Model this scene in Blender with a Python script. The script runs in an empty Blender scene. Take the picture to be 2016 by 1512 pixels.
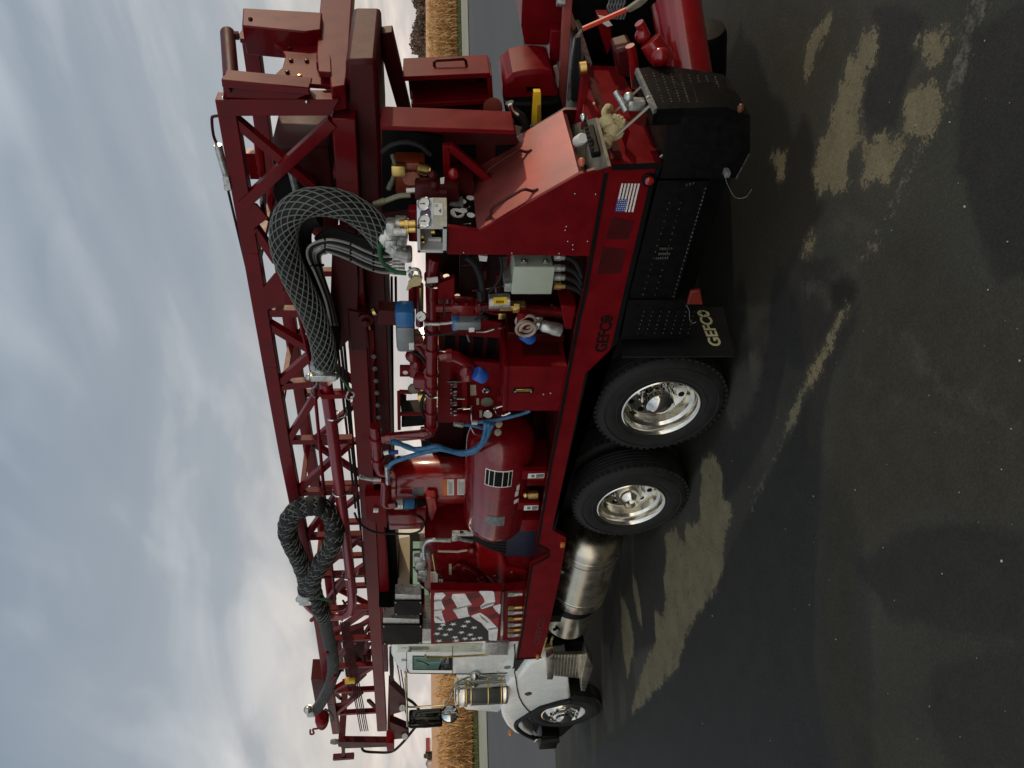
import bpy, bmesh, math, random
from mathutils import Vector, Matrix, noise
random.seed(7)
S = bpy.context.scene
COL = S.collection
R = math.radians
V = Vector

# ------------------------------------------------------------------ camera
F = 1536.0                      # focal length in pixels of the 2016 wide photograph
AL, ROLL, PITCH = R(43.83), R(0.643), R(6.274)
CP = V((4.518, -4.029, 2.402))
_h = V((-math.cos(AL), math.sin(AL), 0)); _r0 = V((math.sin(AL), math.cos(AL), 0)); _z = V((0, 0, 1))
FW = math.cos(PITCH)*_h - math.sin(PITCH)*_z
_u0 = math.sin(PITCH)*_h + math.cos(PITCH)*_z
RT = math.cos(ROLL)*_r0 - math.sin(ROLL)*_u0
UP = math.cos(ROLL)*_u0 + math.sin(ROLL)*_r0
cam = bpy.data.cameras.new('camera'); cam.sensor_width = 36; cam.sensor_fit = 'HORIZONTAL'
cam.lens = 36*F/2016; cam.clip_start = .05; cam.clip_end = 4000
co = bpy.data.objects.new('camera', cam); COL.objects.link(co)
cx, cy = -UP, RT                # the phone was held upright, the file lies on its side
cz = cx.cross(cy)
co.matrix_world = Matrix(((cx.x, cy.x, cz.x, CP.x), (cx.y, cy.y, cz.y, CP.y), (cx.z, cy.z, cz.z, CP.z), (0, 0, 0, 1)))
S.camera = co

# ------------------------------------------------------------------ light
SUN_EL, SUN_AZ = R(13), R(40)   # azimuth measured from +Y towards +X
SD = V((math.sin(SUN_AZ)*math.cos(SUN_EL), math.cos(SUN_AZ)*math.cos(SUN_EL), math.sin(SUN_EL)))
sl = bpy.data.lights.new('sun', 'SUN'); sl.energy = 1.7; sl.angle = R(1.5); sl.color = (1, .76, .50)
so = bpy.data.objects.new('sun', sl); COL.objects.link(so)
so.rotation_euler = SD.to_track_quat('Z', 'Y').to_euler(); so.location = (20, 5, 15)

W = bpy.data.worlds.new('World'); S.world = W; W.use_nodes = True
nt = W.node_tree; nt.nodes.clear()
def N(t, kind, **kw):
    n = t.nodes.new(kind)
    for k, v in kw.items():
        if k in n.inputs.keys(): n.inputs[k].default_value = v
        else: setattr(n, k, v)
    return n
def ramp(t, stops, src=None):
    n = t.nodes.new('ShaderNodeValToRGB'); e = n.color_ramp.elements
    while len(e) < len(stops): e.new(.5)
    for i, (p, c) in enumerate(stops):
        e[i].position = p; e[i].color = (*c, 1) if len(c) == 3 else c
    if src: t.links.new(src, n.inputs[0])
    return n
sky = N(nt, 'ShaderNodeTexSky', sky_type='NISHITA', sun_disc=False, sun_elevation=SUN_EL, sun_rotation=SUN_AZ, air_density=1.0, dust_density=1.6, ozone_density=1.2)
bgs = N(nt, 'ShaderNodeBackground', Strength=.085)
# thin cloud layer: warped noise on the dome, brighter and warmer low down
tc = N(nt, 'ShaderNodeTexCoord'); sx = N(nt, 'ShaderNodeSeparateXYZ'); nt.links.new(tc.outputs['Generated'], sx.inputs[0])
zz = N(nt, 'ShaderNodeMath', operation='MAXIMUM'); nt.links.new(sx.outputs['Z'], zz.inputs[0]); zz.inputs[1].default_value = 0.0
za = N(nt, 'ShaderNodeMath', operation='ADD'); nt.links.new(zz.outputs[0], za.inputs[0]); za.inputs[1].default_value = .22
dv = N(nt, 'ShaderNodeVectorMath', operation='DIVIDE'); nt.links.new(tc.outputs['Generated'], dv.inputs[0])
cb = N(nt, 'ShaderNodeCombineXYZ'); 
for i in range(3): nt.links.new(za.outputs[0], cb.inputs[i])
nt.links.new(cb.outputs[0], dv.inputs[1])
mp = N(nt, 'ShaderNodeMapping'); mp.inputs['Rotation'].default_value = (0, 0, R(38)); mp.inputs['Scale'].default_value = (.85, 1.6, .6); mp.inputs['Location'].default_value = (1.3, .4, 0)
nt.links.new(dv.outputs[0], mp.inputs[0])
n1 = N(nt, 'ShaderNodeTexNoise', Scale=1.05, Detail=5.0, Roughness=.46, Distortion=.9); nt.links.new(mp.outputs[0], n1.inputs['Vector'])
n2 = N(nt, 'ShaderNodeTexNoise', Scale=3.0, Detail=4.0, Roughness=.45, Distortion=.6); nt.links.new(mp.outputs[0], n2.inputs['Vector'])
mk = ramp(nt, [(.44, (0,)*3), (.72, (1,)*3)], n1.outputs['Fac'])
lowr = ramp(nt, [(.0, (1,)*3), (.16, (.75,)*3), (.42, (.12,)*3), (.7, (0,)*3)], zz.outputs[0])
mx = N(nt, 'ShaderNodeMath', operation='MULTIPLY'); nt.links.new(mk.outputs[0], mx.inputs[0]); mx.inputs[1].default_value = .95
mx0 = N(nt, 'ShaderNodeMath', operation='MAXIMUM'); nt.links.new(mx.outputs[0], mx0.inputs[0]); nt.links.new(lowr.outputs[0], mx0.inputs[1])
mx2 = N(nt, 'ShaderNodeMath', operation='MAXIMUM'); nt.links.new(mx0.outputs[0], mx2.inputs[0]); mx2.inputs[1].default_value = .75
# cloud brightness raised behind the camera to light the rig's near side
dt = N(nt, 'ShaderNodeVectorMath', operation='DOT_PRODUCT'); nt.links.new(tc.outputs['Generated'], dt.inputs[0]); dt.inputs[1].default_value = (.55, -.82, .15)
sb = ramp(nt, [(.0, (1,)*3), (.30, (1,)*3), (1.0, (2.9, 2.75, 2.5))], dt.outputs['Value'])
ccol = ramp(nt, [(.0, (.64, .585, .555)), (.10, (.59, .55, .525)), (.24, (.46, .49, .525)), (.45, (.345, .405, .475)), (.8, (.34, .378, .44))], zz.outputs[0])
cmul = N(nt, 'ShaderNodeMix', data_type='RGBA', blend_type='MULTIPLY'); cmul.inputs[0].default_value = .9
nt.links.new(ccol.outputs[0], cmul.inputs[6]); 
shm = N(nt, 'ShaderNodeMath', operation='MULTIPLY_ADD'); nt.links.new(n2.outputs['Fac'], shm.inputs[0]); shm.inputs[1].default_value = .35; nt.links.new(n1.outputs['Fac'], shm.inputs[2])
shade = ramp(nt, [(.50, (.84, .87, .90)), (.68, (1.0, 1.0, 1.0)), (.86, (1.62, 1.52, 1.42))], shm.outputs[0]); nt.links.new(shade.outputs[0], cmul.inputs[7])
bgc = N(nt, 'ShaderNodeBackground', Strength=1.0); 
cm2 = N(nt, 'ShaderNodeMix', data_type='RGBA', blend_type='MULTIPLY'); cm2.inputs[0].default_value = 1; nt.links.new(cmul.outputs[2], cm2.inputs[6]); nt.links.new(sb.outputs[0], cm2.inputs[7]); nt.links.new(cm2.outputs[2], bgc.inputs[0])
ms = N(nt, 'ShaderNodeMixShader'); nt.links.new(mx2.outputs[0], ms.inputs[0]); nt.links.new(sky.outputs[0], bgs.inputs[0])
nt.links.new(bgs.outputs[0], ms.inputs[1]); nt.links.new(bgc.outputs[0], ms.inputs[2])
wo = N(nt, 'ShaderNodeOutputWorld'); nt.links.new(ms.outputs[0], wo.inputs[0])

S.view_settings.view_transform = 'Standard'; S.view_settings.look = 'None'
S.view_settings.exposure = 0.0; S.view_settings.gamma = 1; S.view_settings.use_curve_mapping = False
S.cycles.max_bounces = 8

# ------------------------------------------------------------------ materials
MATS = {}
def mat(name, col, rough=.5, metal=0, coat=0, var=.12, vs=6., bump=0, bs=60., emit=None, trans=0, rv=.08, spec=.5):
    m = bpy.data.materials.new(name); m.use_nodes = True; t = m.node_tree; b = t.nodes['Principled BSDF']
    b.inputs['Metallic'].default_value = metal; b.inputs['Coat Weight'].default_value = coat
    b.inputs['Coat Roughness'].default_value = .12; b.inputs['Specular IOR Level'].default_value = spec
    b.inputs['Transmission Weight'].default_value = trans
    o = N(t, 'ShaderNodeTexCoord')
    nz = N(t, 'ShaderNodeTexNoise', Scale=vs, Detail=5.0, Roughness=.6); t.links.new(o.outputs['Object'], nz.inputs['Vector'])
    lo = tuple(c*(1-var*2) for c in col); hi = tuple(min(1, c*(1+var*1.3)) for c in col)
    cr = ramp(t, [(.3, lo), (.7, hi)], nz.outputs['Fac']); t.links.new(cr.outputs[0], b.inputs['Base Color'])
    rr = ramp(t, [(.3, (max(.02, rough-rv),)*3), (.7, (min(1, rough+rv),)*3)], nz.outputs['Fac']); t.links.new(rr.outputs[0], b.inputs['Roughness'])
    if bump:
        n3 = N(t, 'ShaderNodeTexNoise', Scale=bs, Detail=3.0); t.links.new(o.outputs['Object'], n3.inputs['Vector'])
        bp = N(t, 'ShaderNodeBump', Strength=bump, Distance=.01); t.links.new(n3.outputs['Fac'], bp.inputs['Height']); t.links.new(bp.outputs[0], b.inputs['Normal'])
    if emit: b.inputs['Emission Color'].default_value = (*emit[0], 1); b.inputs['Emission Strength'].default_value = emit[1]
    MATS[name] = m; return m
RED = mat('red_paint', (.150, .0015, .0045), .42, coat=.03, spec=.12, bump=.02, bs=9)
MRED = mat('mast_red_paint', (.125, .0015, .0045), .36, coat=.13, spec=.15)
PRED = mat('pipe_red_paint', (.15, .003, .006), .22, coat=.6, spec=.35)
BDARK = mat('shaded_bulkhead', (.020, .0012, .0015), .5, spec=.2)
TRED = mat('tank_red_paint', (.17, .003, .006), .26, coat=.9, spec=.3)
LID = mat('lid_red_paint', (.36, .055, .042), .46, metal=.6, coat=1.0, bump=.5, bs=230, spec=.4, var=.25, vs=3, rv=.1)
LID.node_tree.nodes['Principled BSDF'].inputs['Coat IOR'].default_value = 1.9
LID.node_tree.nodes['Principled BSDF'].inputs['Coat Roughness'].default_value = .40
DRED = mat('shaded_red_paint', (.055, .002, .003), .45, coat=.05, spec=.2)  # the rig's red darkened to carry shade on underside and recessed parts
BRED = mat('bright_red_paint', (.25, .004, .006), .28, coat=.9, spec=.3)
BLACK = mat('black_paint', (.004, .004, .004), .45, bump=.1, bs=40, spec=.09)
RUB = mat('black_rubber', (.010, .010, .010), .62, bump=.15, bs=50, rv=.1, spec=.3)
TYRE = mat('tyre_rubber', (.014, .0135, .013), .68, spec=.3, bump=.2, bs=35, var=.25, vs=9)
NET = mat('sleeve_wire', (.135, .148, .13), .5)
NETD = mat('dark_sleeve_wire', (.07, .075, .07), .5)
WHITE = mat('white_paint', (.87, .885, .83), .25, coat=.6, var=.03)
ALU = mat('polished_aluminium', (.78, .755, .68), .17, metal=1, var=.05, rv=.05)
BRUSH = mat('brushed_aluminium', (.60, .555, .45), .29, metal=1, var=.08, vs=6, bump=.015, bs=120)
STEEL = mat('galvanised_steel', (.52, .54, .52), .33, metal=.8, var=.2, vs=25, bump=.15, bs=60)
CHROME = mat('chrome', (.55, .55, .53), .08, metal=1, var=.04, rv=.03)
BRASS = mat('brass', (.62, .45, .16), .3, metal=1)
GBOX = mat('grey_green_enamel', (.42, .46, .37), .45, var=.04, bump=.06, bs=200)
GPAN = mat('gauge_panel_steel', (.55, .56, .54), .4, metal=.25, var=.04)
DECAL = mat('white_decal', (.72, .71, .66), .5, var=.03)
DBLK = mat('black_decal', (.006, .006, .006), .6, spec=.08)
DGRY = mat('grey_decal', (.16, .17, .17), .5, var=.3, vs=40)
ORNG = mat('orange_decal', (.65, .16, .02), .5)
RDEC = mat('red_decal', (.36, .012, .012), .5)
FBLU = mat('flag_blue', (.018, .05, .26), .5)
BLUE = mat('blue_plastic', (.02, .10, .42), .38)
BHOSE = mat('blue_hose', (.03, .15, .30), .45, var=.25, vs=15)
NAVY = mat('navy_vinyl', (.010, .013, .035), .5)
YEL = mat('yellow_paint', (.80, .50, .02), .4)
GREEN = mat('green_webbing', (.02, .10, .035), .7, bump=.3, bs=120)
AMB = mat('amber_lens', (.55, .17, .02), .2, coat=.8)
LENS = mat('red_lens', (.30, .01, .01), .18, coat=.8)
GLASS = mat('window_glass', (.10, .22, .19), .05, coat=.6, var=.05, rv=.02)
DGLASS = mat('dark_glass', (.016, .018, .016), .06, rv=.02)
TAN = mat('tan_leather', (.52, .43, .22), .8, bump=.5, bs=60)
OLIVE = mat('greyed_plate', (.17, .16, .12), .6, var=.2, vs=14)
BEIGE = mat('beige_panel', (.42, .36, .25), .6, var=.05)
TEALG = mat('teal_glass', (.30, .55, .48), .2, var=.04)

# ------------------------------------------------------------------ pixel rays to planes of the place
def ray(x, y): return FW + (1512-y-756)/F*RT - (x-1008)/F*UP
def PY(x, y, a): k = ray(x, y); return CP + k*((a-CP.y)/k.y)
def PX(x, y, a): k = ray(x, y); return CP + k*((a-CP.x)/k.x)
def PZ(x, y, a): k = ray(x, y); return CP + k*((a-CP.z)/k.z)
def L(pts, a): return [PY(p[0], p[1], p[2] if len(p) > 2 else a) for p in pts]
def hcyl(x, y, yc, zc, r):      # ray against a cylinder along X
    k = ray(x, y); o = CP - V((0, yc, zc)); A = k.y**2+k.z**2; B = 2*(o.y*k.y+o.z*k.z); Cc = o.y**2+o.z**2-r*r
    s = (-B-math.sqrt(max(0, B*B-4*A*Cc)))/(2*A); p = CP+k*s; return p.x, math.atan2(p.z-zc, -(p.y-yc))
def vcyl(x, y, xc, yc, r):
    k = ray(x, y); o = CP - V((xc, yc, 0)); A = k.x**2+k.y**2; B = 2*(o.x*k.x+o.y*k.y); Cc = o.x**2+o.y**2-r*r
    s = (-B-math.sqrt(max(0, B*B-4*A*Cc)))/(2*A); p = CP+k*s; return p.z, math.atan2(p.y-yc, p.x-xc)

# ------------------------------------------------------------------ mesh builder
def spline(pts, n=6):
    P = [V(p) for p in pts]; out = []
    for i in range(len(P)-1):
        a = P[max(0, i-1)]; b = P[i]; c = P[i+1]; d = P[min(len(P)-1, i+2)]
        for k in range(n):
            t = k/n; out.append(.5*((2*b)+(c-a)*t+(2*a-5*b+4*c-d)*t*t+(3*b-3*c+d-a)*t**3))
    out.append(P[-1]); return out
def frames(P):
    T = []
    for i in range(len(P)):
        T.append((P[min(i+1, len(P)-1)]-P[max(i-1, 0)]).normalized())
    u = T[0].orthogonal().normalized(); fr = []
    for t in T:
        u = (u-t*u.dot(t)).normalized(); fr.append((u.copy(), t.cross(u)))
    return fr
class MB:
    def __init__(s): s.bm = bmesh.new()
    def box(s, a, b, bev=0):
        a, b = V(a), V(b); c = (a+b)/2; d = b-a
        g = bmesh.ops.create_cube(s.bm, size=1, matrix=Matrix.Translation(c) @ Matrix.Diagonal((abs(d.x), abs(d.y), abs(d.z), 1)))
        if bev:
            es = list({e for v in g['verts'] for e in v.link_edges})
            bmesh.ops.bevel(s.bm, geom=es, offset=bev, segments=2, affect='EDGES', profile=.6)
        return s
    def prism(s, pts, vec, bev=0):
        vec = V(vec); a = [s.bm.verts.new(V(p)) for p in pts]; b = [s.bm.verts.new(V(p)+vec) for p in pts]; n = len(a)
        fs = [s.bm.faces.new(a), s.bm.faces.new(b[::-1])]
        for i in range(n): fs.append(s.bm.faces.new((a[(i+1) % n], a[i], b[i], b[(i+1) % n])))
        bmesh.ops.recalc_face_normals(s.bm, faces=fs)
        if bev:
            es = list({e for f in fs[:2] for e in f.edges})
            bmesh.ops.bevel(s.bm, geom=es, offset=bev, segments=3, affect='EDGES', profile=.5)
        return s
    def slab(s, pts, y, th, bev=0): return s.prism(L(pts, y), (0, th, 0), bev)
    def slabx(s, pts, x, th, bev=0): return s.prism([PX(p[0], p[1], x) for p in pts], (-th, 0, 0), bev)
    def bar(s, p, q, w, h, up=(0, 1, 0), bev=0):
        p, q = V(p), V(q); t = (q-p).normalized(); u = V(up); sd = t.cross(u)
        if sd.length < 1e-4: u = V((1, 0, 0)); sd = t.cross(u)
        sd.normalize(); u = sd.cross(t).normalized()
        c = [p+sd*a*w/2+u*b*h/2 for a, b in ((-1, -1), (1, -1), (1, 1), (-1, 1))]
        return s.prism(c, q-p, bev)
    def tube(s, pts, r, n=12, sm=0, cap=True):
        P = spline(pts, sm) if sm else [V(p) for p in pts]; fr = frames(P); rings = []
        for i, p in enumerate(P):
            rr = r[min(len(r)-1, int(round(i*(len(r)-1)/max(1, len(P)-1))))] if isinstance(r, (list, tuple)) else r
            u, w = fr[i]; rings.append([s.bm.verts.new(p+(u*math.cos(k*2*math.pi/n)+w*math.sin(k*2*math.pi/n))*rr) for k in range(n)])
        for a, b in zip(rings, rings[1:]):
            for k in range(n): s.bm.faces.new((a[k], a[(k+1) % n], b[(k+1) % n], b[k]))
        if cap: s.bm.faces.new(rings[0][::-1]); s.bm.faces.new(rings[-1])
        return s
    def lathe(s, o, ax, prof, n=32, cap=True):
        o = V(o); ax = V(ax).normalized(); u = ax.orthogonal().normalized(); w = ax.cross(u); rings = []
        for r, t in prof:
            rings.append([s.bm.verts.new(o+ax*t+(u*math.cos(k*2*math.pi/n)+w*math.sin(k*2*math.pi/n))*max(r, 1e-4)) for k in range(n)])
        fs = []
        for a, b in zip(rings, rings[1:]):
            for k in range(n): fs.append(s.bm.faces.new((a[k], a[(k+1) % n], b[(k+1) % n], b[k])))
        if cap: fs.append(s.bm.faces.new(rings[0][::-1])); fs.append(s.bm.faces.new(rings[-1]))
        bmesh.ops.recalc_face_normals(s.bm, faces=fs)
        return s
    def cyl(s, p, q, r, n=20):
        p, q = V(p), V(q); return s.lathe(p, q-p, [(r*.94, 0), (r, r*.06), (r, (q-p).length-r*.06), (r*.94, (q-p).length)], n)
    def ball(s, c, r, sc=(1, 1, 1), sub=2):
        g = bmesh.ops.create_icosphere(s.bm, subdivisions=sub, radius=r, matrix=Matrix.Translation(V(c)) @ Matrix.Diagonal((*sc, 1)))
        if getattr(s, 'm2', None):
            for f in {f for v in g['verts'] for f in v.link_faces}: f.material_index = 1
        return s
    def patch(s, fn, nu=8, nv=8):
        g = [[s.bm.verts.new(fn(i/nu, j/nv)) for j in range(nv+1)] for i in range(nu+1)]
        fs = [s.bm.faces.new((g[i][j], g[i+1][j], g[i+1][j+1], g[i][j+1])) for i in range(nu) for j in range(nv)]
        return s
    def build(s, name, m, parent=None, sharp=38, bev=0):
        bm = s.bm; bm.normal_update()
        for f in bm.faces: f.smooth = True
        for e in bm.edges:
            if len(e.link_faces) == 2:
                if e.calc_face_angle(0) > R(sharp): e.smooth = False
        me = bpy.data.meshes.new(name)
        vs = [v.co for v in bm.verts]
        c = sum(vs, V((0, 0, 0)))/max(1, len(vs))
        if parent is None: c.z = min(v.z for v in vs)
        bmesh.ops.translate(bm, verts=bm.verts, vec=-c); bm.to_mesh(me); bm.free()
        o = bpy.data.objects.new(name, me); COL.objects.link(o); me.materials.append(m)
        if getattr(s, 'm2', None): me.materials.append(s.m2)
        o['_w'] = tuple(c)
        if parent is not None:
            o.parent = parent; o.location = c-V(parent['_w'])
        else: o.location = c
        if bev:
            b = o.modifiers.new('bevel', 'BEVEL'); b.width = bev; b.segments = 2; b.limit_method = 'ANGLE'; b.angle_limit = R(50)
        return o
def empty(name, loc, parent=None):
    o = bpy.data.objects.new(name, None); COL.objects.link(o); o['_w'] = tuple(loc); o.empty_display_size = .2
    if parent is not None: o.parent = parent; o.location = V(loc)-V(parent['_w'])
    else: o.location = loc
    return o
def tag(o, label=None, cat=None, group=None, kind=None):
    for k, v in (('label', label), ('category', cat), ('group', group), ('kind', kind)):
        if v: o[k] = v
    return o
def quad(a, b, c, d):           # bilinear corner map a(0,0) b(1,0) c(1,1) d(0,1)
    return lambda s, t: tuple((1-s)*(1-t)*a[i]+s*(1-t)*b[i]+s*t*c[i]+(1-s)*t*d[i] for i in range(2))
def zm(x0, y0, k=3.978): return lambda pts: [(x0+p[0]/k, y0+p[1]/k)+tuple(p[2:]) for p in pts]
def text(name, body, size, loc, rot, m, parent, sx=1., ext=.001, sp=1.):
    cu = bpy.data.curves.new(name, 'FONT'); cu.body = body; cu.size = size; cu.extrude = ext; cu.offset = size*.022; cu.space_character = sp
    t = bpy.data.objects.new('t', cu); COL.objects.link(t)
    dg = bpy.context.evaluated_depsgraph_get(); me = bpy.data.meshes.new_from_object(t.evaluated_get(dg)); bpy.data.objects.remove(t)
    M = Matrix.Translation(V(loc)) @ rot.to_4x4() @ Matrix.Diagonal((sx, 1, 1, 1))
    b = MB(); b.bm.from_mesh(me); bmesh.ops.transform(b.bm, matrix=M, verts=b.bm.verts)
    return b.build(name, m, parent)
def starpts(c, u, v, r, rot=0):
    return [V(c)+(V(u)*math.cos(rot+math.pi/2+k*math.pi/5)+V(v)*math.sin(rot+math.pi/2+k*math.pi/5))*(r if k % 2 == 0 else r*.4) for k in range(10)]
# ------------------------------------------------------------------ ground and surroundings
def ground_mat(name, stops, rough=.6, sc=1.6, speck=.35, bump=.5, holes=None):
    m = bpy.data.materials.new(name); m.use_nodes = True; t = m.node_tree; b = t.nodes['Principled BSDF']
    o = N(t, 'ShaderNodeTexCoord')
    ge = N(t, 'ShaderNodeNewGeometry')
    a = N(t, 'ShaderNodeTexNoise', Scale=sc*.35, Detail=7.0, Roughness=.62, Distortion=.4); t.links.new(ge.outputs['Position'], a.inputs['Vector'])
    c = ramp(t, stops, a.outputs['Fac'])
    g = N(t, 'ShaderNodeTexNoise', Scale=70.0, Detail=4.0, Roughness=.75); t.links.new(ge.outputs['Position'], g.inputs['Vector'])
    gr = ramp(t, [(.3, (1-speck,)*3), (.52, (1,)*3), (.72, (1+speck*1.6,)*3)], g.outputs['Fac'])
    x = N(t, 'ShaderNodeMix', data_type='RGBA', blend_type='MULTIPLY'); x.inputs[0].default_value = 1
    t.links.new(c.outputs[0], x.inputs[6]); t.links.new(gr.outputs[0], x.inputs[7]); out = x.outputs[2]
    if holes:
        h = N(t, 'ShaderNodeTexNoise', Scale=16.0, Detail=5.0, Roughness=.7); t.links.new(ge.outputs['Position'], h.inputs['Vector'])
        hr = ramp(t, [(.60, (0,)*3), (.66, (1,)*3)], h.outputs['Fac'])
        y = N(t, 'ShaderNodeMix', data_type='RGBA'); t.links.new(hr.outputs[0], y.inputs[0]); t.links.new(out, y.inputs[6]); y.inputs[7].default_value = (*holes, 1); out = y.outputs[2]
    t.links.new(out, b.inputs['Base Color'])
    rr = ramp(t, [(.3, (rough-.1,)*3), (.7, (min(1, rough+.12),)*3)], a.outputs['Fac']); t.links.new(rr.outputs[0], b.inputs['Roughness'])
    bp = N(t, 'ShaderNodeBump', Strength=bump, Distance=.006); t.links.new(g.outputs['Fac'], bp.inputs['Height']); t.links.new(bp.outputs[0], b.inputs['Normal'])
    b.inputs['Specular IOR Level'].default_value = .16
    return m
ASPH = ground_mat('asphalt', [(.25, (.034, .033, .026)), (.5, (.044, .042, .032)), (.75, (.056, .052, .038))])
DKASPH = ground_mat('dark_grey_asphalt', [(.3, (.025, .0255, .023)), (.7, (.036, .036, .032))], rough=.7)
NBASPH = ground_mat('near_black_asphalt', [(.3, (.020, .021, .018)), (.7, (.028, .028, .024))], rough=.6)
DUST = ground_mat('dried_silt', [(.25, (.135, .118, .070)), (.75, (.185, .16, .095))], rough=.85, sc=4, speck=.3, holes=(.05, .048, .037))
CRUMB = ground_mat('crumbled_edge', [(.3, (.07, .066, .055)), (.7, (.13, .125, .10))], rough=.85, sc=8, speck=.6, holes=(.04, .04, .035))
CONC = ground_mat('pale_concrete', [(.3, (.34, .33, .25)), (.7, (.42, .41, .31))], rough=.85, sc=1, speck=.12)
ROADM = ground_mat('sky_pale_road_asphalt', [(.3, (.095, .098, .10)), (.7, (.13, .132, .13))], rough=.8, sc=.5, speck=.2)  # paler blue-grey, the sky's reflection put into the far asphalt colour
SOIL = ground_mat('stubble_soil', [(.3, (.16, .11, .045)), (.7, (.24, .16, .06))], rough=.9, sc=.4)
GRASSB = ground_mat('verge_soil', [(.3, (.05, .06, .02)), (.7, (.08, .085, .03))], rough=.9)
def sheet(name, pts, z, m, rough=0, seg=.25, kind='structure'):
    P = [V((p[0], p[1], z)) for p in pts]; out = []
    if rough:
        for i, p in enumerate(P):
            q = P[(i+1) % len(P)]; n = max(1, int((q-p).length/seg))
            for k in range(n):
                c = p.lerp(q, k/n); d = (q-p).normalized(); nn = V((-d.y, d.x, 0))
                w = (noise.noise(c*3.1)*1.0+noise.noise(c*9.7)*.7+noise.noise(c*29)*.5)
                out.append(c+nn*w*rough)
    else: out = P
    b = MB(); f = b.bm.faces.new([b.bm.verts.new(p) for p in out]); bmesh.ops.triangulate(b.bm, faces=[f]); bmesh.ops.recalc_face_normals(b.bm, faces=list(b.bm.faces))
    for f in b.bm.faces:
        if f.normal.z < 0: f.normal_flip()
    return tag(b.build(name, m), kind=kind)
def gp(pts): return [PZ(x, y, 0) for x, y in pts]
sheet('ground', [(-1200, -1200), (1200, -1200), (1200, 1600), (-1200, 1600)], 0, ASPH)
# far setting: pale concrete walk between the yard and the grass verge of the corn field
A = PZ(961, 1470, 0); B = PZ(923, 50, 0); dr = (B-A); dr.z = 0; dr.normalize(); nr = V((-dr.y, dr.x, 0))
if nr.x > 0: nr = -nr
wl = lambda d, s: A+dr*s+nr*d
def strip(d0, d1, s0=-120, s1=260): return [wl(d0, s0), wl(d1, s0), wl(d1, s1), wl(d0, s1)]
ROAD = sheet('road', strip(-19, 0), .004, ROADM)
sheet('sidewalk', strip(0, 6.0), .035, CONC)
sheet('field_edge', strip(6.0, 400, -400, 600), .05, SOIL)
sheet('verge', strip(6.0, 8.3), .06, GRASSB)
z1 = zm(1340, 0, 2.982); z2 = zm(1340, 500, 2.982); z3 = zm(1140, 1005, 2.301)
import numpy as np
def sdist(px, py, poly):
    P = np.array(poly); Q = np.roll(P, -1, 0); d2 = np.full(px.shape, 1e9); ins = np.zeros(px.shape, bool)
    for (ax_, ay_), (bx_, by_) in zip(P, Q):
        ex, ey = bx_-ax_, by_-ay_; t = np.clip(((px-ax_)*ex+(py-ay_)*ey)/max(1e-12, ex*ex+ey*ey), 0, 1)
        d2 = np.minimum(d2, (px-ax_-t*ex)**2+(py-ay_-t*ey)**2)
        c = ((ay_ > py) != (by_ > py)) & (px < (bx_-ax_)*(py-ay_)/((by_-ay_) if by_ != ay_ else 1e-12)+ax_); ins ^= c
    d = np.sqrt(d2); return np.where(ins, d, -d)
MARKS = {'dark_grey': [], 'silt': [], 'near_black': [], 'scuff': [], 'brown': [], 'crumb': []}
def mark(k, pts): MARKS[k].append([(p.x, p.y) for p in gp(pts)])
mark('dark_grey', [(1695, 594), (1690, 644), (1642, 735), (1625, 819), (1618, 902), (1616, 1005), (1609, 1100), (1606, 1300), (1620, 1420), (1650, 1530), (1120, 1530), (1215, 1440), (1330, 1290), (1425, 1100), (1478, 1000), (1560, 840), (1640, 660)])  # darker grey, slightly smoother asphalt zones
mark('dark_grey', z1([(1100, 30), (1250, 10), (1480, 60), (1400, 330), (1330, 520), (1290, 760), (1100, 820), (1060, 640), (1090, 420), (1150, 280)]))
mark('dark_grey', z2([(560, 60), (700, 0), (900, 10), (1040, 150), (1000, 330), (880, 470), (800, 640), (700, 700), (540, 560), (440, 420), (600, 200)]))
mark('dark_grey', [(1900, 60), (2070, -20), (2070, 560), (1960, 560), (1880, 330)])
mark('dark_grey', z3([(1250, 250), (1500, 60), (1800, 30), (2030, 120), (2030, 600), (1700, 560), (1400, 480)])); mark('dark_grey', z3([(1600, 700), (2030, 620), (2030, 1200), (1700, 1180), (1560, 900)]))
mark('dark_grey', z2([(300, 560), (520, 420), (640, 620), (540, 1000), (400, 1300), (250, 1500), (120, 1180), (250, 800)]))
mark('dark_grey', z3([(200, 150), (390, 110), (400, 300), (380, 470), (340, 500), (350, 620), (200, 640), (150, 500)]))
mark('brown', [(1700, 560), (1720, 480), (1800, 420), (1900, 560), (2070, 560), (2070, 1000), (1960, 1040), (1800, 1010), (1690, 1100), (1700, 1250), (1760, 1540), (1660, 1540), (1630, 1420), (1616, 1300), (1622, 1005), (1640, 800), (1700, 640)])
mark('brown', z1([(60, -40), (640, -40), (1000, 60), (1080, 200), (900, 560), (800, 860), (720, 640), (640, 640), (540, 540), (440, 250), (350, 120), (270, 300), (200, 120)]))
mark('near_black', z1([(355, 130), (380, 215), (440, 255), (540, 550), (600, 580), (640, 650), (668, 800), (722, 670), (762, 720), (800, 870), (780, 1000), (820, 1150), (870, 1200), (700, 1500), (560, 1800), (100, 1800), (150, 700), (230, 400), (300, 300)]))  # darkest asphalt zones
mark('near_black', [(1210, 1010), (1330, 1000), (1250, 1110), (1212, 1250), (1190, 1400), (1150, 1400), (1150, 1100)])
mark('near_black', [(1420, 560), (1470, 620), (1450, 720), (1420, 860), (1350, 960), (1280, 900), (1300, 600)])
mark('near_black', z2([(880, 170), (960, 140), (1040, 200), (1010, 320), (930, 330), (880, 280)]))
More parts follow.
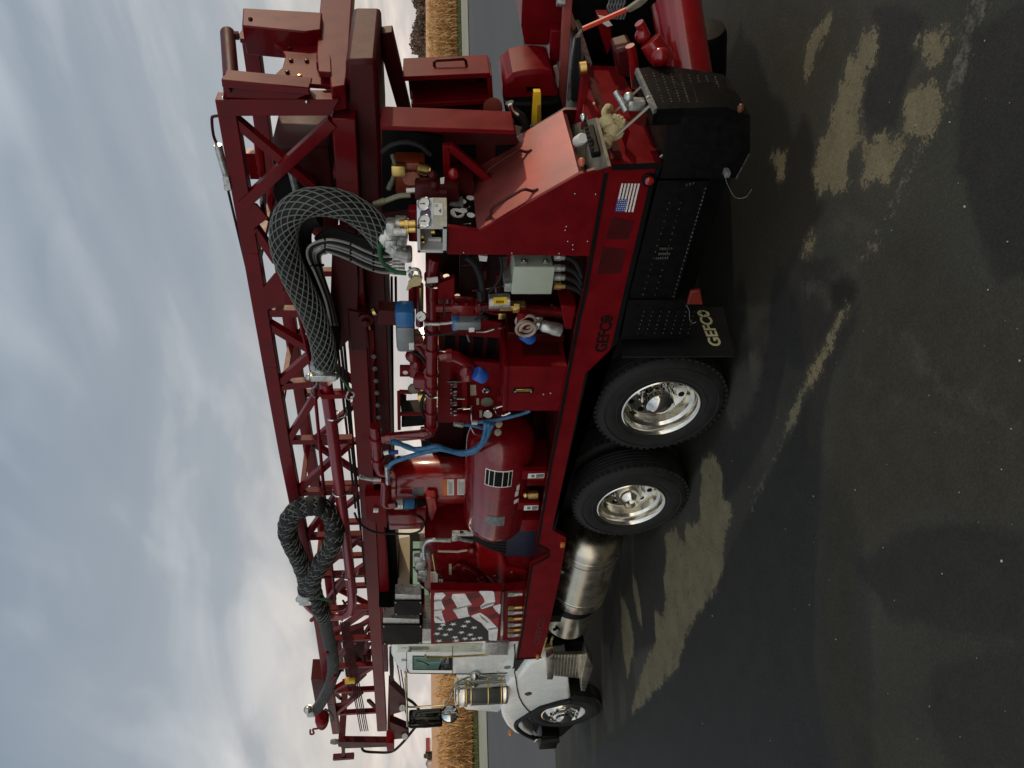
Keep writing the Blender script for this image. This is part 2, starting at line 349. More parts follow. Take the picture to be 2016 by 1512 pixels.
for P_ in ([(855, 95), (885, 110), (870, 180), (830, 260), (800, 320), (770, 440), (735, 510), (745, 440), (730, 370), (745, 290), (780, 210), (840, 140)],
           [(1075, 200), (1145, 180), (1150, 270), (1130, 350), (1090, 400), (1080, 520), (1055, 640), (1055, 760), (1085, 800), (1085, 860), (1010, 840), (965, 910), (975, 1080), (910, 1130), (880, 1100), (820, 1140), (790, 980), (810, 870), (870, 780), (905, 640), (930, 530), (975, 490), (985, 380), (1040, 350), (1050, 260)],
           [(1090, 860), (1200, 800), (1280, 830), (1330, 720), (1310, 650), (1360, 520), (1400, 500), (1510, 500), (1545, 580), (1540, 640), (1500, 760), (1420, 830), (1385, 740), (1345, 770), (1290, 900), (1250, 960), (1225, 1050), (1150, 1020), (1070, 1060), (1085, 980), (1070, 920)],
           [(1500, 180), (1560, 170), (1570, 260), (1530, 390), (1430, 370), (1450, 260), (1395, 240), (1410, 205), (1470, 215)],
           [(575, 905), (620, 900), (615, 1000), (585, 1060), (570, 1000), (550, 930)], [(760, 1385), (780, 1400), (765, 1470), (745, 1512), (725, 1500), (735, 1420)]): mark('silt', z1(P_))
for P_ in ([(570, -10), (690, -10), (660, 130), (655, 260), (600, 380), (530, 470), (480, 580), (450, 700), (330, 830), (240, 920), (250, 860), (300, 700), (350, 600), (345, 460), (380, 480), (395, 400), (390, 290), (400, 200), (385, 110), (440, 95), (480, 150), (490, 55), (540, 80)],
           [(242, 285), (262, 330), (275, 400), (285, 530), (268, 480), (255, 420)], [(190, 390), (225, 450), (250, 600), (220, 760), (200, 620)]): mark('silt', z3(P_))
mark('silt', z2([(130, 1210), (200, 1200), (245, 1290), (240, 1440), (300, 1470), (300, 1520), (120, 1520)]))
mark('silt', z2([(975, 330), (935, 400), (905, 450), (890, 520), (860, 600), (840, 630), (740, 780), (700, 900), (640, 1030), (620, 1040), (690, 880), (730, 760), (830, 600), (880, 480), (930, 370)]))
mark('crumb', z2([(640, 1030), (560, 1200), (480, 1370), (430, 1500), (410, 1495), (465, 1350), (545, 1190), (625, 1010)]))
mark('crumb', z1([(1880, -10), (1810, 60), (1760, 110), (1700, 250), (1680, 380), (1600, 560), (1500, 760), (1420, 900), (1330, 1060), (1250, 1230), (1180, 1380), (1090, 1500), (1070, 1490), (1160, 1340), (1230, 1180), (1330, 1000), (1440, 780), (1540, 560), (1600, 400), (1640, 300), (1680, 60), (1720, -10)]))
for P_ in ([(1110, 400), (1250, 440), (1340, 430), (1390, 500), (1480, 600), (1560, 720), (1700, 800), (1850, 890), (2000, 960), (2000, 1040), (1800, 960), (1650, 900), (1500, 800), (1400, 690), (1350, 540), (1200, 470), (1110, 440)],
           [(1010, 690), (1200, 770), (1350, 850), (1500, 920), (1620, 970), (1700, 1040), (1560, 1020), (1400, 920), (1200, 820), (1080, 790)],
           [(700, 170), (800, 130), (870, 220), (900, 330), (860, 340), (820, 260), (740, 240)], [(870, 100), (960, 50), (1050, 30), (1040, 130), (920, 150)]): mark('scuff', z2(P_))
mark('scuff', z1([(880, 1340), (980, 1230), (1100, 1290), (1200, 1340), (1180, 1400), (1000, 1360)]))
for P_ in ([(100, 590), (140, 600), (160, 900), (165, 1010), (130, 1020), (105, 850)], [(180, 760), (210, 800), (220, 960), (190, 990)], [(240, 660), (340, 600), (320, 760), (260, 860)]): mark('scuff', z3(P_))
mark('scuff', z2([(300, 640), (420, 560), (520, 640), (430, 900), (300, 1060), (260, 900)]))
NX, NY = 420, 230; gx = np.linspace(-9.0, 4.6, NX); gy = np.linspace(-4.6, 2.8, NY); GX, GY = np.meshgrid(gx, gy, indexing='ij')
vx_ = GX.ravel(); vy_ = GY.ravel()
gm = bpy.data.meshes.new('ground')
gi = np.arange(NX*NY).reshape(NX, NY); fc = np.stack([gi[:-1, :-1].ravel(), gi[1:, :-1].ravel(), gi[1:, 1:].ravel(), gi[:-1, 1:].ravel()], 1)
gm.from_pydata(np.stack([vx_, vy_, np.full(vx_.shape, .004)], 1).tolist(), [], fc.tolist())
for k, polys in MARKS.items():
    best = np.full(vx_.shape, -1e9)
    for pl in polys: best = np.maximum(best, sdist(vx_, vy_, pl))
    at = gm.attributes.new(k, 'FLOAT', 'POINT'); at.data.foreach_set('value', np.clip(.5+best/.8, 0, 1).astype(np.float32))
go = bpy.data.objects.new('ground', gm); COL.objects.link(go); tag(go, kind='structure')
# one asphalt material: tone differences keyed to outlined dark, brown, silt, scuffed and crumbled zones
am = bpy.data.materials.new('yard_asphalt'); am.use_nodes = True; t = am.node_tree; bs_ = t.nodes['Principled BSDF']; ge = N(t, 'ShaderNodeNewGeometry')
def noi(sc, det=5., ro=.6, dist=0.): n = N(t, 'ShaderNodeTexNoise', Scale=sc, Detail=det, Roughness=ro, Distortion=dist); t.links.new(ge.outputs['Position'], n.inputs['Vector']); return n.outputs['Fac']
nA, nB, nC, nG, nS = noi(.55, 7, .62, .5), noi(4.5, 6, .65), noi(17, 5, .7), noi(75, 4, .75), noi(240, 2, .6)
col = ramp(t, [(.28, (.033, .0345, .0285)), (.5, (.047, .0475, .0385)), (.74, (.063, .0615, .048))], nA).outputs[0]
def mixc(fac, a, b_, mode='MIX', f=None):
    x = N(t, 'ShaderNodeMix', data_type='RGBA', blend_type=mode)
    if fac is not None: t.links.new(fac, x.inputs[0])
    else: x.inputs[0].default_value = f
    t.links.new(a, x.inputs[6])
    if isinstance(b_, tuple): x.inputs[7].default_value = (*b_, 1)
    else: t.links.new(b_, x.inputs[7])
    return x.outputs[2]
def maskof(k, a4, a17, lo, hi, amt=1., a75=0):
    at = N(t, 'ShaderNodeAttribute', attribute_name=k); v = at.outputs['Fac']
    for n_, a_ in ((nB, a4), (nC, a17), (nG, a75)):
        if not a_: continue
        s_ = N(t, 'ShaderNodeMath', operation='MULTIPLY_ADD'); t.links.new(n_, s_.inputs[0]); s_.inputs[1].default_value = a_
        s2_ = N(t, 'ShaderNodeMath', operation='ADD'); t.links.new(v, s_.inputs[2]); t.links.new(s_.outputs[0], s2_.inputs[0]); s2_.inputs[1].default_value = -a_*.5; v = s2_.outputs[0]
    mr_ = N(t, 'ShaderNodeMapRange'); mr_.interpolation_type = 'SMOOTHSTEP'; t.links.new(v, mr_.inputs[0]); mr_.inputs[1].default_value = lo; mr_.inputs[2].default_value = hi; mr_.inputs[4].default_value = amt
    return mr_.outputs[0]
col = mixc(maskof('brown', .5, .15, .44, .66), col, mixc(None, ramp(t, [(.3, (.040, .0375, .0275)), (.7, (.053, .0495, .0365))], nB).outputs[0], (1, 1, 1), 'MULTIPLY', 0))
mw = maskof('dark_grey', .22, .08, .46, .56, .9); col = mixc(mw, col, ramp(t, [(.3, (.025, .025, .023)), (.7, (.035, .0345, .031))], nB).outputs[0])
col = mixc(maskof('near_black', .10, .03, .45, .57, .9), col, (.020, .020, .0165))
col = mixc(maskof('scuff', .30, .25, .45, .62, .55), col, (.085, .082, .068))
col = mixc(maskof('crumb', .35, .35, .49, .56, .85, .2), col, ramp(t, [(.35, (.045, .042, .035)), (.65, (.15, .14, .11))], nC).outputs[0])
col = mixc(maskof('silt', .30, .20, .40, .52, .45), col, (.085, .078, .055))
ms2 = maskof('silt', .22, .30, .476, .504, .95, .16)
pit = ramp(t, [(.62, (1, 1, 1)), (.67, (.35, .34, .33))], nC).outputs[0]
siltc = mixc(None, ramp(t, [(.3, (.14, .122, .074)), (.7, (.215, .185, .112))], nB).outputs[0], pit, 'MULTIPLY', 1.)
col = mixc(ms2, col, siltc)
col = mixc(None, col, ramp(t, [(.3, (.72, .72, .72)), (.52, (1, 1, 1)), (.74, (1.4, 1.39, 1.34))], nG).outputs[0], 'MULTIPLY', 1.)
fl_ = ramp(t, [(.84, (0, 0, 0)), (.88, (1, 1, 1))], nS).outputs[0]; col = mixc(fl_, col, (.16, .15, .125))
t.links.new(col, bs_.inputs['Base Color']); bs_.inputs['Specular IOR Level'].default_value = .16
rr_ = N(t, 'ShaderNodeMapRange'); t.links.new(mw, rr_.inputs[0]); rr_.inputs[3].default_value = .78; rr_.inputs[4].default_value = .62; t.links.new(rr_.outputs[0], bs_.inputs['Roughness'])
bm_ = N(t, 'ShaderNodeBump', Strength=.7, Distance=.006); t.links.new(nG, bm_.inputs['Height']); t.links.new(bm_.outputs[0], bs_.inputs['Normal'])
gm.materials.append(am)
bpy.data.objects['ground'].data.materials.clear(); bpy.data.objects['ground'].data.materials.append(am)
go.data.materials.clear(); go.data.materials.append(am)
# loose chips of stone
b = MB(); rs = random.Random(3)
for i in range(70):
    x = rs.uniform(1380, 2010); y = rs.uniform(0, 1510); p = PZ(x, y, .006)
    if p.y > -.1: continue
    s = rs.choice((.0018, .0022, .003, .0035, .005)); bmesh.ops.create_icosphere(b.bm, subdivisions=1, radius=s, matrix=Matrix.Translation(p) @ Matrix.Diagonal((rs.uniform(.6, 1.6), rs.uniform(.6, 1.6), .7, 1)))
tag(b.build('loose_gravel', mat('pale_stone', (.40, .39, .34), .7, var=.3, vs=30)), kind='stuff')
# ---- corn: individual plants along the field edge, the rest of the field as one crop
CORNM = mat('dry_corn_leaf', (.60, .345, .125), .75, var=.32, vs=3.5)
CORNT = mat('dry_corn_canopy', (.76, .40, .17), .8, var=.2, vs=1.2)
def corn_mesh(rs, h=2.0, leaves=17):
    b = MB(); lean = V((rs.uniform(-.12, .12), rs.uniform(-.12, .12), 0))
    b.tube([(0, 0, 0), lean*.4+V((0, 0, h*.5)), lean+V((0, 0, h))], [.02, .016, .007], 5, cap=True)
    for i in range(leaves):
        z = h*rs.uniform(.12, .98); a = rs.uniform(0, 6.28); ln = rs.uniform(.45, .85); w = rs.uniform(.022, .05); d = V((math.cos(a), math.sin(a), 0)); sd = V((-d.y, d.x, 0))
        o = lean*(z/h)+V((0, 0, z)); pr = None; tw = rs.uniform(-.8, .8)
        for k in range(5):
            t = k/4; p = o+d*ln*(t*.62)+V((0, 0, ln*(.5*t-1.15*t*t)))
            ww = w*(1-t**2*.9); q = sd*math.cos(tw*t)+V((0, 0, 1))*math.sin(tw*t)
            e = (b.bm.verts.new(p-q*ww), b.bm.verts.new(p+q*ww))
            if pr: b.bm.faces.new((pr[0], pr[1], e[1], e[0]))
            pr = e
    for k in range(2):
        a = rs.uniform(0, 6.28); z = h*rs.uniform(.4, .55); b.lathe((math.cos(a)*.05, math.sin(a)*.05, z), (math.cos(a), math.sin(a), -.9), [(.01, 0), (.035, .05), (.03, .16), (.005, .22)], 6)
    for k in range(6):
        a = rs.uniform(0, 6.28); p = lean+V((0, 0, h)); b.bar(p, p+V((math.cos(a)*.13, math.sin(a)*.13, .2)), .008, .008)
    return b
rs = random.Random(11)
P0 = PZ(930, 1512, 0)
protos = [corn_mesh(rs, rs.uniform(1.45, 1.68)).build('corn_plant', CORNM) for _ in range(6)]
LAB = 'dry tan corn plant with drooping leaves in the front rows of the field edge'
cand = []
for row in range(5):
    s = -9.
    while s < 62:
        p = wl(8.6+row*.72+rs.uniform(-.1, .1), s)
        k = p-CP; zc = k.dot(FW); yy = 1512-(756+F*k.dot(RT)/zc)
        if 1325 < yy < 1530 or -20 < yy < 142: cand.append((row, p))
        s += rs.uniform(.2, .34)
cand = cand[:300]
used = set()
for i, (row, p) in enumerate(cand):
    j = rs.randrange(6)
    o = protos[j] if j not in used else protos[j].copy()
    if j in used: COL.objects.link(o)
    used.add(j); zoff = 0.06
    o.location = (p.x, p.y, zoff); o.rotation_euler.z = rs.uniform(0, 6.28); sc = rs.uniform(.9, 1.08); o.scale = (sc, sc, sc)
    tag(o, LAB, 'corn plant', 'corn plants along the field edge')
# rest of the crop: thin rows behind and a ragged canopy reaching away
b = MB()
def leafcard(p, rs):
    a = rs.uniform(0, 6.28); d = V((math.cos(a), math.sin(a), 0)); sd = V((-d.y, d.x, 0))*rs.uniform(.03, .06); ln = rs.uniform(.3, .7)
    m_ = p+d*ln*.4+V((0, 0, ln*.35)); e = p+d*ln+V((0, 0, -ln*.2))
    v = [b.bm.verts.new(q) for q in (p-sd, p+sd, m_+sd, m_-sd, e)]
    b.bm.faces.new((v[0], v[1], v[2], v[3])); b.bm.faces.new((v[3], v[2], v[4]))
for i in range(16000):
    s = rs.uniform(-14, 75); d = 11.5+rs.random()**2*14; leafcard(wl(d, s)+V((0, 0, rs.uniform(.3, 1.7))), rs)
for i in range(9000):
    s = rs.uniform(-14, 75); d = 8.7+rs.random()*3.5; q = wl(d, s); k = q-CP; yy = 1512-(756+F*k.dot(RT)/k.dot(FW))
    if not (1325 < yy < 1530 or -20 < yy < 142): leafcard(q+V((0, 0, rs.uniform(.1, 1.6))), rs)
tag(b.build('corn_field', CORNM), kind='stuff')
b = MB(); NU, NV = 90, 30
grid = []
for i in range(NU+1):
    rowv = []
    for j in range(NV+1):
        d = 10.6+(j/NV)**2.2*420; s = -200+i/NU*620
        p = wl(d, s)+V((0, 0, 1.62+.16*noise.noise(V((i*1.7, j*2.3, 1))))); rowv.append(b.bm.verts.new(p))
    grid.append(rowv)
for i in range(NU):
    for j in range(NV): b.bm.faces.new((grid[i][j], grid[i+1][j], grid[i+1][j+1], grid[i][j+1]))
for i in range(NU):
    a_, c_ = grid[i][0], grid[i+1][0]
    b.bm.faces.new((b.bm.verts.new(a_.co-V((0, 0, 1.5))), b.bm.verts.new(c_.co-V((0, 0, 1.5))), c_, a_))
tag(b.build('crop_canopy', CORNT, sharp=180), kind='stuff')
# verge grass
b = MB(); GR = mat('verge_grass', (.10, .13, .03), .8, var=.4, vs=2)
for i in range(9000):
    s = rs.uniform(-12, 70); p = wl(rs.uniform(6.1, 8.9), s); h = rs.uniform(.08, .34); a = rs.uniform(0, 6.28); d = V((math.cos(a), math.sin(a), 0))*.02
    b.bm.faces.new([b.bm.verts.new(q) for q in (p+V((0, 0, .05))-d, p+V((0, 0, .05))+d, p+V((rs.uniform(-.1, .1), rs.uniform(-.1, .1), h)))])
tag(b.build('verge_grass', GR), kind='stuff')
# green grass wedge beside the walk on the right
b = MB(); LG = mat('lawn_grass', (.09, .16, .03), .8, var=.3, vs=4)
for i in range(5000):
    s = rs.uniform(43.0, 60); w = max(0, (s-45.2))*.28; p = wl(2.4+rs.random()*min(2.4, w), s)
    if w <= 0: continue
    h = rs.uniform(.06, .16); a = rs.uniform(0, 6.28); d = V((math.cos(a), math.sin(a), 0))*.04
    b.bm.faces.new([b.bm.verts.new(q) for q in (p+V((0, 0, .03))-d, p+V((0, 0, .03))+d, p+V((rs.uniform(-.08, .08), rs.uniform(-.08, .08), h)))])
tag(b.build('lawn_grass', LG), kind='stuff')
# far trees: trunk and crown of many small leaf clumps, colours lightened for distance haze
CROWN = mat('autumn_crown', (.20, .135, .10), .85, var=.2, vs=.5)
CROWNG = mat('dull_green_crown', (.14, .115, .085), .85, var=.2, vs=.5)
BARK = mat('tree_bark', (.07, .05, .035), .9, var=.3)
def tree(loc, h, w, label, m, seed, dense=2600):
    rs = random.Random(seed); root = empty('field_tree', loc); tag(root, label, 'tree', 'trees beyond the corn field'); loc = V(loc)
    tb = MB(); tb.tube([loc, loc+V((.1, 0, h*.35)), loc+V((0, .1, h*.8))], [h*.035, h*.026, h*.008], 8)
    for k in range(5):
        a = rs.uniform(0, 6.28); z = h*rs.uniform(.3, .6); tb.tube([loc+V((0, 0, z)), loc+V((math.cos(a)*w*.25, math.sin(a)*w*.25, z+h*.12)), loc+V((math.cos(a)*w*.4, math.sin(a)*w*.4, z+h*.25))], [h*.016, h*.01, h*.004], 5)
    tb.build('trunk', BARK, root)
    cb_ = MB(); lobes = []
    for k in range(9): lobes.append((V((rs.uniform(-.5, .5)*w*.7, rs.uniform(-.5, .5)*w*.7, h*rs.uniform(.3, .85))), w*rs.uniform(.18, .34)))
    for k in range(dense):
        c, r = rs.choice(lobes); d = V((rs.gauss(0, 1), rs.gauss(0, 1), rs.gauss(0, .8))).normalized()*r*rs.random()**.4; p = loc+c+d
        s_ = h*rs.uniform(.03, .075); n_ = V((rs.gauss(0, 1), rs.gauss(0, 1), rs.gauss(0, 1))).normalized(); u = n_.orthogonal()*s_; v = n_.cross(u)
        cb_.bm.faces.new([cb_.bm.verts.new(p+q) for q in (u, v*.8, -u*.9, -v)])
    cb_.build('crown', m, root)
def far(x, y, d): k = ray(x, y); k = k/math.hypot(k.x, k.y); return CP+k*d
specs = [(833, 10, 205, 3.3, 8, CROWNG, 'low dull green tree at the right end of the far tree line'), (833, 34, 200, 2.6, 9, CROWN, 'reddish brown tree second from the right in the far tree line'),
         (833, 58, 200, 3.4, 10, CROWNG, 'grey green tree in the middle of the far tree line'), (833, 84, 200, 3.9, 11, CROWN, 'tallest rust coloured tree of the far tree line'),
         (833, 105, 205, 3.0, 9, CROWNG, 'dark rounded tree left of the tallest rust coloured tree'), (833, 123, 205, 2.4, 8, CROWN, 'smallest brown tree nearest the mast in the far tree line')]
for i, (x, y, d, h, w, m, lb) in enumerate(specs):
    p = far(x, y, d); p.z = 0.05; tree(p, h+.7, w*.55, lb, m, 40+i)
p = far(846, 1485, 380); p.z = .05; tree(p, 5.4, 5.0, 'single dark tree beside the far farm building at the left', CROWNG, 60, 2200)
# far farm: white shed with a red roof beyond the field
p = far(847, 1466, 380); ax = (far(847, 1440, 380)-far(847, 1500, 380)); ax.z = 0; ax.normalize(); ay = V((-ax.y, ax.x, 0))
fb = empty('farm_building', (p.x, p.y, .05)); tag(fb, 'far white farm shed with a red gable roof at the edge of the corn field', 'building')
def fbox(b, c, l, w, h0, h1): return b.prism([c-ax*l-ay*w+V((0, 0, h0)), c+ax*l-ay*w+V((0, 0, h0)), c+ax*l+ay*w+V((0, 0, h0)), c-ax*l+ay*w+V((0, 0, h0))], (0, 0, h1-h0))
p.z = 0.05
fbox(MB(), p, 2.6, 4, 0, 2.6).build('wall', mat('white_siding', (.75, .74, .70), .7), fb)
b = MB()
b.prism([p-ax*2.8-ay*4.4+V((0, 0, 2.62)), p-ax*2.8+ay*4.4+V((0, 0, 2.62)), p-ax*2.8+V((0, 0, 4.3))], ax*5.6); b.build('roof', mat('red_roofing', (.35, .03, .025), .6), fb)
p2 = far(847, 1503, 380); p2.z = .05
f2 = empty('storage_silo', p2); tag(f2, 'short pale farm silo beside the lone far tree', 'silo')
MB().lathe(p2, (0, 0, 1), [(1.9, 0), (1.9, 3.6)], 20).build('wall', mat('pale_siding', (.60, .48, .40), .7), f2)
MB().lathe(p2+V((0, 0, 3.6)), (0, 0, 1), [(2.0, 0), (.5, .8), (.05, .9)], 20).build('roof', BRUSH, f2)
# ------------------------------------------------------------------ the drilling truck
T = empty('drilling_truck', (-2.5, 1.25, 0))
tag(T, 'dark red drilling rig truck with a white cab and lattice mast on its back', 'drill rig')
zA = zm(400, 0); zB = zm(700, 0); zC = zm(1000, 0); zD = zm(400, 300); zE = zm(750, 300); zF = zm(1150, 300)
zG = zm(450, 600); zH = zm(750, 600); zI = zm(1050, 560); zJ = zm(550, 900); zK = zm(800, 860); zL = zm(550, 1132); zM = zm(740, 1132); zN = zm(1000, 0, 6.72)
def part(b, name, m, par=None, bev=0, sharp=38): return b.build(name, m, par or T, sharp, bev)
# ---- chassis and deck
rail = [(1193, 326), (1150, 574), (1138, 625), (1122, 713), (1102, 821), (1084, 910), (1056, 1073), (1078, 1084), (1078, 1097), (1045, 1114), (1038, 1157), (1026, 1245), (1016, 1298), (1064, 1295),
        (1079, 1240), (1102, 1145), (1096, 1165), (1115, 1062), (1113, 1057), (1091, 1046), (1115, 940), (1158, 731), (1202, 711), (1213, 677), (1286, 365), (1303, 325)]
rail = [(1193, 326), (1150, 574), (1138, 625), (1122, 713), (1102, 821), (1084, 910), (1056, 1073), (1078, 1084), (1078, 1097), (1045, 1114), (1038, 1157), (1026, 1245), (1016, 1298), (1064, 1295),
        (1080, 1240), (1101, 1145), (1115, 1066), (1114, 1058), (1091, 1046), (1115, 940), (1158, 731), (1202, 711), (1213, 677), (1286, 365), (1303, 325)]
rl = part(MB().slab(rail, 0, .05), 'side_rail', RED, bev=.004)
def off(pts, dx, y): return [(p[0]+dx, p[1]) for p in pts], y
top = rail[0:6]
tr = MB(); tr.slab([(p[0]-1, p[1]) for p in top]+[(p[0]+(7 if i < 3 else 5), p[1]) for i, p in reversed(list(enumerate(top)))], -.007, .006)
b2 = [(1303, 325), (1286, 365), (1213, 677), (1202, 711), (1158, 731), (1115, 940), (1092, 1044)]
tr.slab([(p[0]+1, p[1]) for p in b2]+[(p[0]-(8 if i < 4 else 5), p[1]-(0 if i != 4 else -4)) for i, p in reversed(list(enumerate(b2)))], -.007, .006)
tr.slab([(1187, 326), (1300, 320), (1301, 332), (1192, 336)], -.0085, .006)
mid = rail[5:14]
for p, q in zip(mid, mid[1:]): tr.bar(PY(p[0]+2, p[1], -.004), PY(q[0]+2, q[1], -.004), .022, .007)
part(tr, 'edge_trim', DBLK, rl)
inset = MB()
for q in ([(1205, 428), (1249, 436), (1237, 472), (1192, 470)], [(1185, 486), (1232, 492), (1222, 538), (1176, 540)]): inset.slab(q, -.003, .004)
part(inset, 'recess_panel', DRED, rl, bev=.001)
lamp = PY(1277, 353, 0)
part(MB().lathe(lamp, (0, -1, 0), [(.045, 0), (.045, .012), (.034, .016), (.03, .012)], 24), 'lamp_ring', BLACK, rl)
part(MB().lathe(lamp, (0, -1, 0), [(.029, .01), (.027, .024), (.015, .03), (.002, .031)], 20), 'marker_lamp', LENS, rl)
q = PY(1107, 1070, 0); part(MB().box(q+V((-.035, -.03, -.022)), q+V((.035, 0, .022)), .01), 'amber_marker_lamp', AMB, rl)
q = PY(1058, 1291, 0); part(MB().box(q+V((-.05, -.03, -.02)), q+V((.05, 0, .02)), .01), 'amber_marker_lamp', AMB, rl)
rx = Matrix.Rotation(R(90), 3, 'X')
def star_text(par, m, p0, p1, h, rot, U, Vv, ringm):
    w = (V(p1)-V(p0)).length; g = text('lettering', 'GEFC', h*1.42, p0, rot, m, par)
    return w
def gefco(p0, p1, m, par, rot, U, nrm, hs, dark):
    p0, p1 = V(p0), V(p1); w = (p1-p0).length
    g = text('lettering', 'GEFC', hs*1.40, p0+nrm*.003, rot, m, par)
    xs = [V(v.co)+V(g['_w']) for v in g.data.vertices]; ww = max((x-p0).dot(U) for x in xs)
    s = w*.80/ww
    for v in g.data.vertices: v.co += U*((V(v.co)+V(g['_w'])-p0).dot(U)*(s-1))
    c = p0+U*w*.90+V((0, 0, hs*.5))+nrm*.003; b = MB(); n = 28
    ring = [[b.bm.verts.new(c+U*math.cos(k*2*math.pi/n)*rr*(w*.098)+V((0, 0, 1))*math.sin(k*2*math.pi/n)*rr*hs*.53) for k in range(n)] for rr in ((1, .66) if dark else (1, .02))]
    for k in range(n): b.bm.faces.new((ring[0][k], ring[0][(k+1) % n], ring[1][(k+1) % n], ring[1][k]))
    b.build('letter_ring', m, par)
    b = MB(); b.prism(starpts(c+nrm*.003, U, (0, 0, 1), hs*(.40 if not dark else .34)), nrm*.001); b.build('star_mark', DBLK if not dark else m, par)
gefco(PY(1192, 693, 0), PY(1188, 622, 0), DBLK, rl, rx, V((1, 0, 0)), V((0, -1, 0)), .085, True)
gefco(PY(1062, 1268, 0), PY(1064, 1214, 0), mat('faint_red_lettering', (.09, .004, .008), .5), rl, rx, V((1, 0, 0)), V((0, -1, 0)), .07, True)
# flag decal on the rail
Q = quad(*zF([(290, 245), (437, 245), (385, 468), (240, 465)]))
b = MB(); c = MB(); d = MB()
for k in range(6):
    s0 = .02+k*.176; t1 = 1.0 if k > 2 else .56
    b.slab([Q(s0, 0), Q(s0+.095, 0), Q(s0+.095, t1), Q(s0, t1)], -.0045, .003)
fl = part(b, 'flag_decal', DECAL, rl)
c.slab([Q(-.02, .56), Q(.56, .56), Q(.56, 1), Q(0, 1)], -.005, .003); part(c, 'flag_canton', FBLU, rl)
for i in range(5):
    for j in range(6):
        p = PY(*Q(.05+i*.105+(j % 2)*.045, .60+j*.068), -.0056); d.prism(starpts(p, (1, 0, 0), (0, 0, 1), .0048), (0, -.0008, 0))
part(d, 'flag_stars', DECAL, rl)
# deck plate, chassis, far rail
part(MB().box((-4.25, .05, 1.24), (2.2, 2.43, 1.285)), 'deck_plate', DRED)
part(MB().box((-4.1, 2.44, 1.0), (2.2, 2.5, 1.34)), 'side_rail', RED)
part(MB().box((-7.2, .80, .62), (2.15, .9, .95)).box((-7.2, 1.6, .62), (2.15, 1.7, .95)), 'chassis_beam', BLACK)
part(MB().box((-4.0, .62, .30), (2.1, .78, 1.22)).box((-4.0, 1.75, .42), (2.1, 1.9, 1.22)).box((-3.6, .66, .5), (1.9, 1.85, .58)), 'underdeck_light_block', BLACK)  # black boxes added to stop light leaking through beneath the deck
for x in (0, -1.32): part(MB().cyl((x, .3, .54), (x, 2.2, .54), .09), 'axle', BLACK)
for a, b_ in (((.62, 2.1, .2), (2.1, 2.46, 1.2)), ((-3.4, 2.1, .36), (-2.3, 2.46, 1.15)), ((-4.2, 2.1, .4), (-3.6, 2.46, 1.1))): part(MB().box(a, b_, .03), 'far_step_box', BLACK)  # far-side twins of the near boxes, added to block low sun underneath
# ---- wheels
def wheel(x, y, s, front=False, hub='cap'):
    w = empty('wheel', (x, y, .54), T); a = V((0, -s, 0))
    prof = [(.31, .0), (.33, .012), (.40, .022), (.47, .016), (.515, -.01), (.533, -.045), (.538, -.09), (.538, -.19), (.533, -.235), (.515, -.262), (.45, -.285), (.31, -.27)]
    t = MB().lathe((x, y, .54), a, prof, 64, False)
    for k in range(5):      # tread grooves
        t.lathe((x, y, .54), a, [(.5395, -.075-k*.032), (.5415, -.078-k*.032), (.5415, -.088-k*.032), (.5395, -.091-k*.032)], 64, False)
    for k in range(56):
        an = k*2*math.pi/56; ra = V((math.cos(an), 0, math.sin(an))); ta = V((-math.sin(an), 0, math.cos(an))); c0 = V((x, y, .54))+ra*.526+a*-.03
        t.bar(c0-ta*.017, c0+ta*.017, .03, .026, ra)
    t.lathe((x, y, .54), a, [(.452, .019), (.456, .023), (.462, .023), (.466, .018)], 64, False).lathe((x, y, .54), a, [(.352, .015), (.356, .021), (.362, .021), (.366, .017)], 64, False)
    part(t, 'tyre', TYRE, w)
    if front: rp = [(.312, .0), (.318, .012), (.302, .016), (.292, -.01), (.270, -.03), (.235, -.005), (.20, .018), (.16, .02), (.155, .05), (.12, .06)]
    else: rp = [(.312, -.002), (.319, .014), (.310, .020), (.300, .010), (.290, -.012), (.284, -.055), (.262, -.075), (.262, -.145), (.252, -.165), (.225, -.172), (.16, -.168), (.12, -.165), (.04, -.165)]
    part(MB().lathe((x, y, .54), a, rp, 56, False), 'rim', ALU, w)
    if not front:
        if s == 1:
            for k in range(10):
                an = k*.628+.2; c = V((x+math.cos(an)*.217, y, .54+math.sin(an)*.217)); part(MB().lathe(c+a*-.172, a, [(.027, 0), (.027, .004), (.001, .0042)], 14), 'hand_hole', DBLK, w)
        if s == 1:
            for k in range(10):
                an = k*.628+.5; c = V((x+math.cos(an)*.145, y, .54+math.sin(an)*.145)); part(MB().lathe(c+a*-.166, a, [(.018, 0), (.018, .03), (.011, .05), (.003, .053)], 6), 'lug_nut', CHROME, w)
        if hub == 'cap': hp = [(.118, -.165), (.118, -.05), (.112, -.03), (.095, -.02), (.0955, -.018), (.085, -.010), (.05, .006), (.01, .012)]
        else: hp = [(.125, -.165), (.122, -.09), (.09, -.04), (.07, -.01), (.066, .0), (.058, -.002), (.055, -.04), (.02, -.045)]
        part(MB().lathe((x, y, .54), a, hp, 36), 'hub', CHROME if hub == 'cap' else ALU, w)
    else:
        if s == 1:
            for k in range(10):
                an = k*.628; c = V((x+math.cos(an)*.19, y, .54+math.sin(an)*.19)); part(MB().lathe(c+a*.016, a, [(.02, 0), (.02, .03), (.013, .055), (.003, .057)], 6), 'lug_nut', CHROME, w)
        part(MB().lathe((x, y, .54), a, [(.12, .02), (.115, .09), (.09, .105), (.05, .115), (.01, .118)], 28), 'hub', CHROME, w)
    return w
XS = -6.47
wheel(0, .025, 1); wheel(-1.32, .025, 1, hub='cone'); wheel(XS, .12, 1, True)
for x in (0, -1.32): wheel(x, .36, 1); wheel(x, 2.475, -1)
wheel(XS, 2.40, -1, True)
